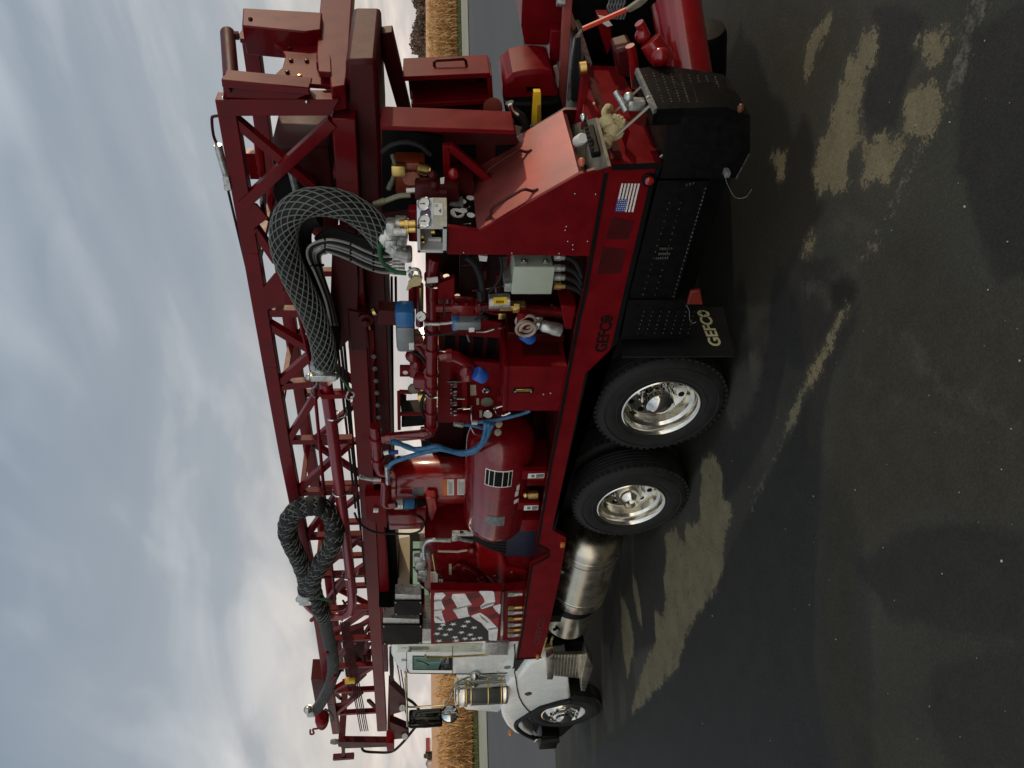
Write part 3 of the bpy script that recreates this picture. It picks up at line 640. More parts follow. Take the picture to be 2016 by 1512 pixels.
# mud flap behind the rear wheel with the maker's lettering
fx = .66
fl = part(MB().slabx([(1225, 702), (1447, 701), (1424, 604), (1225, 604)], fx, .012), 'mud_flap', RUB)
mrot = Matrix.Rotation(R(90), 3, 'Z') @ rx
p0 = PX(1421, 682, fx); p1 = PX(1404, 611, fx); p1.z = p0.z
gefco(p0, p1, mat('cream_lettering', (.62, .58, .32), .6), fl, mrot, V((0, 1, 0)), V((1, 0, 0)), .092, False)
# ---- black steps and skirts under the rear half of the deck
STUD = mat('glint_stud', (.11, .11, .10), .3, metal=.6, var=.48, vs=30)  # grip studs coloured lighter to carry their specular glints
def dots(b, rows, y, r=.007, along=None):
    b.m2 = STUD
    for p, q, n in rows:
        for k in range(n):
            t = k/(n-1); c = PY(p[0]+(q[0]-p[0])*t, p[1]+(q[1]-p[1])*t, y); b.ball(c, r, (1.5, .9, .9), 1)
TREAD = mat('black_tread_plate', (.005, .005, .005), .45, spec=.08, var=.2, vs=20)
b = MB().slab([(1304, 330), (1316, 228), (1478, 228), (1477, 300), (1449, 352), (1300, 352)], .0, .5, .006); dots(b, [((1475, 304), (1450, 350), 12)], .0); part(b, 'step_box', TREAD)
b = MB().slab([(1296, 356), (1398, 356), (1392, 374), (1331, 588), (1237, 588)], .03, .35, .006); dots(b, [((1389, 372), (1326, 584), 28)], .028)
dots(b, [((1365, 362), (1352, 364), 3), ((1322, 490), (1300, 490), 6), ((1318, 500), (1298, 500), 6), ((1314, 508), (1292, 509), 6)], .024, .008)
dots(b, [((1340, 400), (1290, 580), 16), ((1318, 400), (1266, 580), 16)], .028, .005); part(b, 'step_box', TREAD)
b = MB().slab([(1236, 592), (1362, 592), (1358, 664), (1352, 668), (1222, 668)], .01, .4, .006); b.m2 = STUD
for k in range(7): dots(b, [((1268+k*16.5, 614), (1256+k*16.5, 656), 6)], .008, .005)
part(b, 'tread_step', TREAD)
part(MB().slab([(1196, 712), (1300, 330), (1310, 330), (1236, 600), (1222, 700)], .06, .3), 'skirt_panel', BLACK)
part(MB().slab([(1353, 600), (1360, 574), (1379, 572), (1384, 600)], -.005, .03, .006), 'red_lamp', mat('dull_red_lens', (.16, .018, .008), .3))
part(MB().tube(L([(1351, 601), (1357, 612), (1358, 630), (1364, 636), (1370, 634)], 0), .0025, 6, 4), 'lamp_wire', DGRY)
part(MB().box(PY(1433, 345, -.05)-V((.02, .0, .015)), PY(1433, 345, -.05)+V((.02, .06, .015)), .006).tube(L([(1428, 350), (1432, 362), (1447, 388), (1468, 388), (1480, 372)], -.02), .002, 6, 5), 'latch_pin', DGRY)
# rear folding step block
xr = PY(1289, 214, -.02).x
b = MB().slabx([(1289, 215), (1443, 208), (1426, 146), (1304, 127), (1251, 135)], xr, .1, .006); b.m2 = STUD; Q = quad((1283, 203), (1437, 203), (1420, 150), (1262, 140))
for i in range(9):
    for j in range(11):
        p = PX(*Q(.04+i*.11, .05+j*.09), xr+.001); b.ball(p, .0075, (.7, 1.2, .7), 1)
rb = part(b, 'rear_step', TREAD)
part(MB().slabx([(1251, 135), (1257, 133), (1294, 212), (1288, 215)], xr+.03, .03), 'step_edge', DGRY, rb)
part(MB().slab([(1305, 215), (1430, 210), (1478, 228), (1318, 230)], .0, .3), 'step_gusset', BLACK, rb)
wsb = mat('worn_steel_bar', (.3, .28, .22), .35, metal=.8)
part(MB().tube(L([(1201, 231), (1262, 171)], .25), .008, 8), 'step_rail', wsb, rb); part(MB().tube(L([(1213, 268), (1283, 205), (1275, 190)], .06), .009, 8), 'step_rail', wsb, rb)
part(MB().tube(L([(1258, 173), (1233, 179), (1226, 192), (1232, 197)], .2), .0025, 6, 6), 'pin_lanyard', RED, rb)
p = PY(1252, 205, .12); part(MB().box(p-V((.03, .03, .05)), p+V((.03, .03, .05)), .01).ball(p+V((.04, 0, .05)), .03).cyl(p+V((-.02, -.05, .06)), p+V((.05, .04, .12)), .018), 'latch_block', STEEL, rb)
p = PY(1458, 213, -.02); part(MB().ball(p, .028, (1, .6, .7)), 'amber_marker_lamp', mat('dull_amber_lens', (.12, .035, .01), .3), rb)
# ---- fuel tanks and step on the cab side
ft = MB(); zc_, yc_, r_ = .69, .43, .335
ft.lathe((-2.38, yc_, zc_), (-1, 0, 0), [(.05, -.115), (.16, -.10), (.25, -.065), (.305, -.025), (r_, .02), (r_, .13), (r_+.004, .135), (r_+.004, .15), (r_, .155), (r_, 1.0), (r_+.004, 1.005), (r_+.004, 1.02), (r_, 1.025), (r_, 1.18), (.31, 1.215), (.2, 1.235)], 64)
fu = part(ft, 'fuel_tank', BRUSH)
for xx in (-2.62, -3.40): part(MB().lathe((xx, yc_, zc_), (-1, 0, 0), [(r_+.008, 0), (r_+.008, .004), (r_+.002, .005)], 64, False), 'tank_strap', STEEL, fu)
part(MB().tube([(-2.62, yc_-.18, zc_+.33), (-2.55, yc_-.2, zc_+.36), (-2.7, yc_-.25, zc_+.34), (-2.78, yc_-.24, zc_+.29)], .012, 8, 5).cyl((-3.0, yc_-.1, zc_+.3), (-3.0, yc_-.12, zc_+.38), .05), 'filler_cap', STEEL, fu)
part(MB().lathe((-3.62, yc_, zc_+.02), (-1, 0, 0), [(.30, 0), (.30, .12)], 40).box((-3.75, .12, .9), (-3.6, .3, 1.1)), 'tank_cradle', BLACK)
part(MB().lathe((-3.76, yc_, zc_+.03), (-1, 0, 0), [(.25, 0), (.285, .015), (.285, .5), (.25, .53)], 48), 'reservoir_tank', BRUSH)
part(MB().tube(L([(1090, 1240), (1100, 1236), (1105, 1246), (1112, 1240)], .2), .018, 8, 5), 'filler_neck', BLACK)
part(MB().tube(L([(1076, 1252), (1072, 1268), (1068, 1284)], .1), .02, 8).tube(L([(1088, 1254), (1084, 1268), (1080, 1284)], .1), .016, 8), 'air_fitting', BRASS)
part(MB().slab([(1075, 1262), (1150, 1262), (1140, 1300), (1075, 1300)], .5, .1), 'step_backing', BLACK)
st = MB(); st.slab([(1090, 1289), (1155, 1288), (1143, 1336), (1091, 1330)], .1, .04)
cs = part(st, 'cab_step', BRUSH)
b = MB()
for k in range(9):
    t = k/8; b.bar(PY(1094+t*50, 1292, .095), PY(1093+t*46, 1331, .095), .01, .012)
part(b, 'step_rib', BRUSH, cs)
part(MB().slab([(1076, 1297), (1090, 1289), (1090.5, 1330), (1088, 1338), (1077, 1338)], -.05, .16, .004), 'upper_tread', BRUSH, cs)
part(MB().slab([(1156, 1289), (1168, 1313), (1152, 1361), (1144, 1360), (1144, 1337)], -.06, .16, .004), 'lower_tread', BRUSH, cs)
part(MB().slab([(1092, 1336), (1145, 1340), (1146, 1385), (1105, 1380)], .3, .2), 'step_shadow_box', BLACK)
# ---- cab
CY = .25
cab = [(769, 1232), (769, 1290), (776, 1305), (785, 1320), (797, 1328), (1000, 1328), (1024, 1333), (1033, 1298), (1033, 1232)]
cpts = L(cab, CY); cpts[0].x = cpts[-1].x = PY(900, 1232, CY).x; cb_ = part(MB().prism(cpts, (0, 1.95, 0), .05), 'cab', WHITE)
dr_ = MB().slab([(801, 1272), (801, 1316), (806, 1325), (930, 1326.5), (998, 1324), (1011, 1313), (1013, 1290), (1012, 1272)], CY-.012, .02, .006)
part(dr_, 'door', WHITE, cb_)
part(MB().slab([(812, 1291), (812, 1319), (890, 1320), (890, 1292)], CY-.015, .01), 'window_frame', BLACK, cb_)
part(MB().slab([(814, 1293), (814, 1317), (862, 1318), (872, 1293)], CY-.019, .006), 'window', GLASS, cb_)
part(MB().slab([(863, 1318), (888, 1318), (888, 1294), (873, 1293)], CY-.019, .006), 'window', DGLASS, cb_)
part(MB().tube(L([(837, 1289), (840, 1294), (845, 1295), (962, 1289)], CY-.07), .013, 10), 'grab_handle', BRASS, cb_)
part(MB().slab([(956, 1266), (956, 1290), (1000, 1290), (1002, 1266)], CY-.09, .09, .008), 'side_box', STEEL, cb_)
part(MB().slab([(782, 1268), (782, 1284), (950, 1283), (950, 1268)], CY-.012, .012, .004), 'corner_panel', mat('cream_paint', (.62, .66, .52), .3, coat=.4), cb_)
p = PY(999, 1314, CY-.014); part(MB().lathe(p, (0, -1, 0), [(.045, 0), (.045, .004), (.01, .005)], 20), 'round_badge', DGRY, cb_)
part(MB().lathe(PY(980, 1323, CY-.014), (0, -1, 0), [(.02, 0), (.02, .01)], 12), 'door_lock', STEEL, cb_)
sm2 = MB(); dl = [(801, 1268), (801, 1316), (806, 1325), (930, 1327), (998, 1325), (1012, 1313), (1014, 1290), (1013, 1268)]
for a_, b_ in zip(dl, dl[1:]): sm2.bar(PY(*a_, CY-.004), PY(*b_, CY-.004), .014, .012)
part(sm2, 'door_seal', RUB, cb_)
for y in (1275, 1300): part(MB().cyl(PY(790, y, CY-.01), PY(800, y, CY-.01), .012), 'roof_rivet', STEEL, cb_)
part(MB().bar(PY(891, 1272, CY-.008), PY(891, 1326, CY-.008), .012, .012), 'belt_moulding', DGRY, cb_)
part(MB().tube(L([(820, 1300), (832, 1303), (845, 1309)], CY-.02), .006, 6), 'window_sticker', DBLK, cb_)
xw = PY(900, 1232, CY).x
part(MB().slabx([(784, 1060), (807, 1056), (806, 1190), (782, 1190)], xw+.012, .01), 'rear_sunlit_tone', BEIGE, cb_)  # beige slab puts the sunlit look onto the white rear wall
part(MB().slabx([(806, 1050), (846, 1050), (846, 1190), (806, 1190)], xw+.010, .008), 'rear_window_frame', BLACK, cb_)
part(MB().slabx([(813, 1066), (844, 1066), (844, 1172), (813, 1172)], xw+.016, .005), 'rear_window', TEALG, cb_)
part(MB().slabx([(812, 1080), (845, 1079), (845, 1083), (812, 1084)], xw+.02, .004).slabx([(813, 1116), (844, 1112), (844, 1124), (825, 1132)], xw+.024, .004), 'window_bar', BLACK, cb_)
part(MB().slabx([(746, 1000), (783, 1000), (783, 1195), (746, 1195)], xw+.014, .01), 'rear_shadow_panel', BLACK, cb_)  # black panel standing in for the shadow below the mast
# hood, fender, dark gap
hood = part(MB().slab([(899, 1322), (901, 1387), (914, 1400), (983, 1406), (1012, 1380), (1020, 1322)], .55, 1.4, .08), 'hood', WHITE)
fen = [(1040, 1306), (1077, 1296), (1086, 1333), (1119, 1328), (1124, 1376), (1104, 1380), (1066, 1391), (1042, 1405), (1027, 1420), (1034, 1436), (1050, 1447), (1046, 1454), (1028, 1449), (1011, 1443), (998, 1430), (989, 1414), (986, 1400), (989, 1375), (997, 1350), (1006, 1338), (1018, 1336)]
fe = part(MB().slab(fen, .10, .65, .045), 'fender', WHITE)
part(MB().slab([(1016, 1300), (1040, 1297), (1042, 1306), (1018, 1337), (1010, 1341)], .2, .3), 'fender_gap_shade', RUB, fe)  # black slab stands in for the shade between cab and fender
seam = [(1013, 1322), (1016, 1340), (1018, 1355), (1022, 1372), (1029, 1386), (1038, 1397), (1044, 1402)]
sm_ = MB()
for a_, b_ in zip(seam, seam[1:]): sm_.bar(PY(*a_, .094), PY(*b_, .094), .014, .012)
part(sm_, 'fender_seam', RUB, fe)
lip = [(1124, 1379), (1100, 1385), (1066, 1394), (1044, 1404), (1024, 1416), (1017, 1423), (1017, 1432), (1030, 1443), (1054, 1454), (1070, 1456), (1100, 1454)]
lp = MB(); lp.tube(L(lip, .10), .035, 10, 4); part(lp, 'fender_lip', RUB, fe)
part(MB().slab([(1032, 1420), (1060, 1400), (1110, 1390), (1160, 1400), (1105, 1450), (1062, 1450)], .42, .3), 'wheel_well', BLACK, fe)
part(MB().lathe(PY(1040, 1366, .095), (0, -1, 0), [(.05, 0), (.045, .006), (.01, .007)], 20), 'fender_badge', mat('brown_badge', (.09, .03, .01), .4), fe)
p = PY(1005, 1443, .14); part(MB().ball(p, .05, (.8, .9, .7)), 'turn_signal', AMB, fe)
p = PY(1085, 1455, .1); part(MB().box((p.x-.5, .12, p.z-.14), (p.x+.02, 2.4, p.z+.14), .03), 'front_bumper', BLACK)
p = PY(1060, 1457, .08); part(MB().box(p-V((.07, .02, .05)), p+V((.05, .05, .06)), .02), 'bumper_bracket', CHROME)
part(MB().slab([(1063, 1458), (1068, 1450), (1101, 1449), (1102, 1463), (1068, 1464)], .1, .25, .01), 'bumper_end', BLACK)
# air cleaner
pa = PY(895, 1364, .12); pb = PY(1001, 1364, .12); rA = .168
ac = MB().lathe((pa.x, pa.y, pa.z), (0, 0, -1), [(.12, 0), (rA*1.0, .012), (rA*1.06, .03), (rA*1.06, .13), (rA*.9, .16), (rA*.9, .19), (rA, .21), (rA, .60), (rA*.98, .615), (rA, .63), (rA, pa.z-pb.z-.03), (.1, pa.z-pb.z)], 40)
acp = part(ac, 'air_cleaner', CHROME)
for t in (.03, .135, .2, .42, .59): bb = MB(); bb.lathe((pa.x, pa.y, pa.z-t), (0, 0, -1), [(rA*1.07 if t < .15 else rA*1.015, 0), (rA*1.075 if t < .15 else rA*1.03, .005), (rA*1.075 if t < .15 else rA*1.03, .018), (rA*1.07 if t < .15 else rA*1.015, .022)], 40, False); part(bb, 'clamp_band', BRASS, acp)

part(MB().tube(L([(1000, 1364), (1004, 1356), (1002, 1345), (985, 1336), (960, 1333), (940, 1328)], .3), .05, 10, 4).ball(PY(935, 1330, .2), .08, (1, .7, .8)), 'intake_duct', CHROME, acp)
# mirror
mr = empty('mirror', PY(840, 1414, -.12), T)
p = PY(838, 1414, -.12)
part(MB().box(p+V((-.035, -.115, -.215)), p+V((.035, .115, .215)), .03), 'mirror_housing', BLACK, mr)
part(MB().box(p+V((.036, -.10, -.19)), p+V((.04, .10, .19)), .001), 'mirror_glass', mat('mirror_dark', (.10, .10, .09), .05, metal=1), mr)
p2_ = PY(885, 1408, -.12); part(MB().lathe(p2_, (1, 0, .05), [(.03, -.02), (.08, .0), (.11, .02), (.113, .045), (.105, .05)], 32), 'round_housing', BLACK, mr)
part(MB().lathe(p2_+V((.05, 0, 0)), (1, 0, .05), [(.104, 0), (.08, .014), (.04, .024), (.004, .028)], 32), 'round_mirror', mat('mirror_convex', (.7, .75, .75), .03, metal=1), mr)
ar = MB(); ar.tube(L([(797, 1322, .25), (800, 1330, .2), (801, 1390, -.1), (802, 1430, -.2)], 0), .013, 10)
ar.tube(L([(802, 1386), (808, 1392), (868, 1388), (878, 1384), (890, 1366), (897, 1345, .1), (925, 1332, .2)], -.05), .012, 10, 4)
ar.tube(L([(802, 1428), (806, 1431), (838, 1432), (868, 1429)], -.2), .009, 8)
ar.tube(L([(802, 1322, .25), (797, 1336, .1), (801, 1395, -.1)], 0), .007, 8)
part(ar, 'mirror_arm', mat('warm_chrome', (.6, .5, .3), .15, metal=1), mr)
# ---- the mast, lying on its rack along the truck
YN, YF = .70, 1.82
def tz(x):          # top chord centre height along X
    P = [(-8.6, 3.885), (-6.26, 3.82), (-4.27, 3.745), (-2.06, 3.735), (-1.07, 3.715), (.7, 3.665), (2.2, 3.62)]
    for (a, za), (b, zb) in zip(P, P[1:]):
        if x <= b: return za+(zb-za)*(x-a)/(b-a)
    return P[-1][1]
def bz(x): return 2.955-.014*min(x, 2)+.004*0
XM0, XM1 = -8.35, 2.15
mast = MB()
xs = [XM0+(XM1-XM0)*k/9 for k in range(10)]
for a, b_ in zip(xs, xs[1:]): mast.bar((a, YN+.055, tz(a)), (b_, YN+.055, tz(b_)), .11, .115, (0, 0, 1), 0)
ms_ = part(mast, 'mast', MRED, bev=.006)
c = MB()
for a, b_ in zip(xs, xs[1:]): c.bar((a, YF-.055, tz(a)), (b_, YF-.055, tz(b_)), .11, .115, (0, 0, 1))
part(c, 'upper_chord', MRED, ms_, .006)
for y in (YN+.075, YF-.075):
    part(MB().bar((XM0, y, bz(XM0)+.09), (XM1-.1, y, bz(XM1)-.02), .15, .15, (0, 0, 1)), 'lower_chord', MRED, ms_, .008)
def brace(p, q, w, h=.07, name='brace'):
    part(MB().bar(p, q, w, h, (0, 1, 0)), name, MRED, ms_, .004)
def nb(p, q, wpx, name='brace', y=YN+.05, h=.07):
    P_, Q_ = PY(*p, y), PY(*q, y); k = (P_-CP).dot(FW); brace(P_, Q_, wpx*k/F, h, name)
# rear bay: plate post and the big cross brace, measured members, then regular bays to the crown
part(MB().slab([(428, 208), (437, 196), (668, 196), (650, 228), (456, 229), (434, 232)], YN-.012, .13), 'end_post', MRED, ms_, .004)
nb((452, 226), (618, 366), 19); nb((655, 238), (478, 402), 23, y=YN+.02)
for p in ([(474, 398), (505, 403), (528, 430), (500, 450), (482, 440)], [(512, 575), (540, 540), (560, 545), (556, 602), (520, 612)], [(508, 452), (496, 470), (503, 450)]):
    part(MB().slab(p, YN-.004, .02), 'gusset_plate', MRED, ms_, .002)
nb((500, 445), (545, 512), 17); nb((566, 545), (518, 590), 26); nb((524, 612), (600, 613), 18); nb((530, 638), (618, 690), 17)
nb((541, 760), (616, 694), 16); nb((546, 758), (640, 750), 17)
x0 = -.37; step = .806; k = 0
while x0-step > XM0+.1:
    a = x0-step*k; b_ = a-step
    if b_ < XM0: break
    zt, zb = tz(b_)-.05, bz(b_)+.12
    brace((b_, YN+.05, zt), (b_, YN+.05, zb), .062)
    if k % 2 == 0: brace((b_+.03, YN+.05, tz(b_)-.05), (a-.05, YN+.05, bz(a)+.33), .06)
    else: brace((b_+.03, YN+.05, tz(b_)-.05), (a-.05, YN+.05, bz(a)+.14), .06)
    k += 1
# far face and top lacing
k = 0; a = 1.6
while a > XM0+.3:
    b_ = a-.806
    brace((a, YF-.05, tz(a)), (a, YF-.05, bz(a)), .06)
    brace((a, YF-.05, tz(a)-.04) if k % 2 else (a, YF-.05, bz(a)+.04), (b_, YF-.05, bz(b_)+.04) if k % 2 else (b_, YF-.05, tz(b_)-.04), .055)
    if k % 2: brace((a, YN+.06, tz(a)), (a, YF-.06, tz(a)), .05, .05, 'cross_tie')
    else: brace((a, YN+.06, bz(a)+.06), (a, YF-.06, bz(a)+.06), .05, .05, 'cross_tie')
    a = b_; k += 1
# thin guide tube halfway down the near face, cables over the top chord
part(MB().tube([PY(582, 590, YN-.02), PY(618, 752, YN-.02), PY(640, 990, YN-.02), PY(660, 1180, YN-.02)], .016, 8), 'guide_tube', MRED, ms_)
part(MB().tube(L([(447, 366), (490, 548), (519, 690), (545, 845), (571, 980), (600, 1120)], YN+.02), .009, 8), 'wire_cable', RUB, ms_)
part(MB().tube(L([(430, 228), (422, 229), (417, 234), (420, 265), (427, 283), (437, 300)], YN+.1), .010, 8, 3), 'hand_rail', DRED, ms_)
part(MB().tube(L([(429, 285), (434, 305), (440, 325), (446, 345), (449, 372)], YN+.03), .026, 10).box(PY(447, 358, YN)-V((.05, .02, .02)), PY(447, 358, YN)+V((.05, .03, .02))), 'cable_anchor', STEEL, ms_)
for dz in (0, .022, .044, .07, .09):
    x_a, x_b = -4.6, -8.2
    part(MB().tube([(x_a, YN-.03, 3.40+dz), (-6.2, YN-.03, 3.39+dz*1.1), (x_b, YN-.03, 3.37+dz*1.3)], .008, 6), 'hydraulic_line', DRED, ms_)
for q in ((655, 600, 700, 1000), (668, 650, 716, 1100), (676, 660, 720, 1150)):
    part(MB().tube(L([(q[0], q[1]), (q[2], q[3])], YF-.2), .014, 6), 'wire_cable', RUB, ms_)
p = PY(689, 1340, YN-.05); part(MB().box(p-V((.05, .03, .07)), p+V((.05, .03, .07)), .01), 'load_cell', YEL, ms_)
# rear channels, saddle plate, top roller and cross beam
zr = 2.3
part(MB().slab([(437, 156), (612, 172), (606, 188), (578, 200), (440, 194)], YN-.004, .14), 'rear_channel', MRED, ms_, .01)
a0 = PY(437, 157, YN).x
ch = MB(); P_ = PY(438, 160, YN-.02); Q_ = PY(610, 176, YN-.02); ch.bar(P_, Q_, .05, .06, (0, 1, 0)); part(ch, 'channel_lip', MRED, ms_, .006)
XS_ = 2.2
part(MB().slabx([(478, 15), (634, 24), (632, 58), (600, 62), (476, 50)], XS_+.1, .2), 'rear_channel', MRED, ms_, .01)
part(MB().slabx([(470, 66), (482, 52), (628, 60), (655, 120), (655, 168), (508, 157), (520, 152), (541, 147), (556, 133), (562, 110), (553, 93), (536, 83), (494, 78), (472, 76)], XS_, .03), 'saddle_plate', MRED, ms_, .003)
part(MB().tube([PX(448, 66, XS_), PX(455, 154, XS_)], .05, 14).tube([PX(458, 70, XS_), PX(470, 70, XS_)], .03, 8), 'top_roller', DRED, ms_)
part(MB().slabx([(636, -60), (697, -60), (686, 120), (680, 168), (651, 172), (648, 138), (622, 122), (624, 83)], XS_+.05, .16), 'cross_beam', MRED, ms_, .01)
part(MB().slabx([(625, 108), (650, 108), (652, 142), (627, 140)], XS_+.07, .04), 'lug_plate', MRED, ms_, .004)
for q in ((590, 150), (570, 96), (573, 119), (566, 142), (604, 120)):
    p = PX(*q, XS_+.005); part(MB().lathe(p, (1, 0, 0), [(.016, 0), (.014, .012), (.004, .014)], 8), 'bolt', BRASS if q[0] == 590 else DRED, ms_)
for q in ((453, 178), (493, 38), (604, 200), (439, 193)):
    p = PY(*q, YN-.025); part(MB().ball(p, .014), 'bolt', CHROME if q[0] in (604, 439) else DRED, ms_)
# inside the rear bay: winch parts seen through the braces
part(MB().box((1.0, .95, 3.05), (1.7, 1.6, 3.45), .03), 'winch_frame', DRED, ms_)
part(MB().cyl((1.35, .9, 3.3), (1.35, 1.65, 3.3), .17), 'winch_drum', BLACK, ms_)
part(MB().tube(L([(515, 325), (518, 360), (517, 400), (520, 425)], .9), .022, 8).tube(L([(572, 330), (580, 360), (586, 385)], .9), .03, 8), 'hydraulic_cylinder', STEEL, ms_)
part(MB().tube(L([(506, 270), (512, 310), (516, 345)], .9), .03, 8).box(PY(498, 325, .95)-V((.1, .02, .03)), PY(498, 325, .95)+V((.1, .05, .03))), 'cylinder_rod', BRED, ms_)
part(MB().tube(L([(516, 400), (520, 425), (545, 440), (570, 450)], .85), .014, 8, 4), 'hydraulic_line', RUB, ms_)
# ---- big box girder and drum housing under the mast at the rear
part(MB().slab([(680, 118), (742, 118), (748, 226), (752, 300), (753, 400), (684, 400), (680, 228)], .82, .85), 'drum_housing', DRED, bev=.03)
part(MB().slabx([(688, 54), (722, 53), (733, 64), (734, 118), (688, 118)], 2.15, .3, .02), 'motor_cover', DRED, bev=.01)
part(MB().slabx([(690, 66), (703, 66), (703, 88), (690, 86)], 2.17, .02), 'cover_slot', BLACK)
part(MB().cyl(PX(707, 112, 2.26), PX(707, 112, 1.9), .06, 24), 'drive_motor', BLACK)
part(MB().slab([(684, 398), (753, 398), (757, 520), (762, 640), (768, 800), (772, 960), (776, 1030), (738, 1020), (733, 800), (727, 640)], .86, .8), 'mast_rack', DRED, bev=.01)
part(MB().slab([(655, 455), (700, 440), (706, 560), (703, 650), (660, 700), (650, 600)], .62, .06), 'hose_guard', DRED, bev=.006)
part(MB().slab([(684, 612), (722, 618), (724, 690), (690, 690)], .6, .2), 'pivot_block', DRED, bev=.01)
p = PY(720, 628, .58); part(MB().lathe(p, (0, -1, 0), [(.06, 0), (.06, .02), (.03, .025), (.03, .06), (.01, .065)], 20).tube([p+V((0, -.05, 0)), p+V((-.25, -.05, -.01))], .012, 8), 'grease_fitting', DRED)
part(MB().slab([(725, 650), (733, 840), (741, 1000), (750, 1000), (742, 840), (736, 650)], .8, .06), 'rack_flange', RED, bev=.004)
for k in range(7): 
    p = PY(736+k*2, 700+k*24, .78); part(MB().lathe(p, (0, -1, 0), [(.022, 0), (.022, .015), (.01, .02), (.008, .03)], 10), 'bolt', DGRY)
part(MB().slab([(722, 1000), (755, 1000), (768, 1180), (778, 1270), (752, 1270), (745, 1180)], .72, .1), 'rack_beam', RED, bev=.01)
part(MB().slab([(752, 1005), (776, 1005), (784, 1130), (806, 1270), (770, 1270), (760, 1150)], .9, .5), 'rack_filler', BLACK)
# ---- crown end of the mast
part(MB().slab([(668, 1461), (672, 1474), (775, 1470), (774, 1462)], YN-.02, .1), 'crown_plate', DRED, ms_, bev=.005); part(MB().slab([(668, 1461), (672, 1474), (775, 1470), (774, 1462)], YF-.1, .1), 'crown_plate', DRED, ms_, bev=.005); part(MB().bar(PY(672, 1468, YN+.05), PY(672, 1468, YN+.05)+V((0, 1.1, 0)), .1, .1), 'crown_plate', DRED, ms_); part(MB().bar(PY(768, 1466, YN+.05), PY(768, 1466, YN+.05)+V((0, 1.1, 0)), .1, .1), 'crown_plate', DRED, ms_)
part(MB().slab([(760, 1463), (775, 1463), (776, 1479), (762, 1479)], YN-.05, .2), 'crown_lug', RED, bev=.005)
part(MB().bar(PY(656, 1491, 1.2), PY(697, 1488, 1.2), .09, .1).bar(PY(676, 1488, 1.2), PY(676, 1465, 1.2), .06, .06), 'tee_bar', DRED, bev=.004)
for P_ in ([(765, 1344), (797, 1374), (800, 1394), (790, 1402), (768, 1408)], [(767, 1421), (803, 1436), (805, 1450), (798, 1454), (775, 1456)]):
    s_ = part(MB().slab(P_, YN+.05, .12), 'sheave_bracket', DRED, bev=.006)
    cpt = P_[2]; part(MB().cyl(PY(cpt[0]-8, cpt[1], YN+.0), PY(cpt[0]-8, cpt[1], YN+.25), .05), 'sheave_pin', STEEL, s_)
part(MB().lathe(PY(659, 1464, .72), (0, 1, 0), [(.05, 0), (.075, .01), (.075, .05), (.05, .06)], 20), 'crown_sheave', DGRY)
part(MB().slab([(612, 1337), (639, 1337), (648, 1372), (620, 1382)], .85, .3), 'crown_box', DRED, bev=.004)
part(MB().slab([(672, 1250), (715, 1236), (722, 1330), (690, 1360), (680, 1330)], 1.1, .1), 'sheave_guard', DRED, bev=.01)
part(MB().tube(L([(712, 1465), (716, 1478), (740, 1481), (770, 1480), (790, 1465), (815, 1435), (828, 1418), (826, 1400), (815, 1385), (802, 1376)], .8), .022, 10, 5), 'loop_hose', RUB)
part(MB().tube(L([(780, 1298), (786, 1330), (794, 1385), (806, 1430)], 1.0), .008, 6), 'wire_cable', RUB)
part(MB().tube(L([(786, 1300), (796, 1360), (800, 1400)], 1.0), .008, 6), 'wire_cable', RUB)
part(MB().slab([(766, 1300), (772, 1300), (775, 1340), (768, 1343)], YN, .2), 'chain_pad', RUB)
# ---- stand pipe beside the mast, big sleeved hoses
SP = [(641, 752), (652, 830), (664, 925), (676, 1020), (686, 1100), (692, 1160), (693, 1188), (688, 1203), (675, 1211), (655, 1213), (632, 1209), (615, 1199), (603, 1186), (596, 1176)]
sp = part(MB().tube(L(SP, .45), .053, 18, 4), 'stand_pipe', mat('crimson_pipe', (.19, .004, .014), .3, coat=.4))
for (x, y) in ((655, 818), (667, 968), (684, 1132)):
    p = PY(x, y, .45); part(MB().lathe(p, (1, 0, 0), [(.058, -.008), (.064, -.004), (.064, .004), (.058, .008)], 20, False).tube([p+V((0, -.05, -.03)), p+V((0, -.02, -.1)), p+V((0, .06, -.12))], .007, 6), 'u_bolt', CHROME, sp)
part(MB().bar(PY(632, 778, .4), PY(690, 776, .4), .05, .05).bar(PY(627, 772, .4), PY(640, 780, .4), .04, .04), 'pipe_bracket', RED, sp, .004)
part(MB().bar(PY(622, 1206, .42), PY(625, 1215, .42), .03, .03).bar(PY(612, 1222, .42), PY(632, 1206, .42), .035, .03), 'pipe_bracket', RED, sp)
def sleeve(pts, r, strands, pitch, hw, twist=1):
    P = spline(pts, 14); fr = frames(P); d = [0]
    for a, b_ in zip(P, P[1:]): d.append(d[-1]+(b_-a).length)
    b = MB()
    for sg in (1, -1):
        for s in range(strands):
            path = []
            for i, p in enumerate(P):
                an = sg*d[i]/pitch*2*math.pi+s*2*math.pi/strands; u, w = fr[i]; path.append(p+(u*math.cos(an)+w*math.sin(an))*(r+.003+(.002 if sg > 0 else 0)))
            b.tube(path, hw, 5)
    return b
H1 = [(640, 716), (633, 668), (613, 612), (585, 555), (564, 505), (558, 462), (568, 425), (594, 403), (632, 397), (674, 404), (709, 422), (738, 447), (756, 472)]
hp = L(H1, .33)
h1 = part(MB().tube(hp, .086, 20, 8), 'sleeved_hose', RUB)
part(sleeve(hp, .086, 12, 1.0, .0047), 'wire_sleeve', NET, h1)
p = L([(624, 738), (660, 742)], .40); fit = MB()
a_, b_ = PY(634, 708, .38), PY(641, 752, .43); dv_ = (b_-a_)
fit.lathe(a_, dv_, [(.07, 0), (.085, .02), (.085, .06), (.1, .07), (.1, .12), (.085, .13), (.07, .2), (.05, .24)], 20)
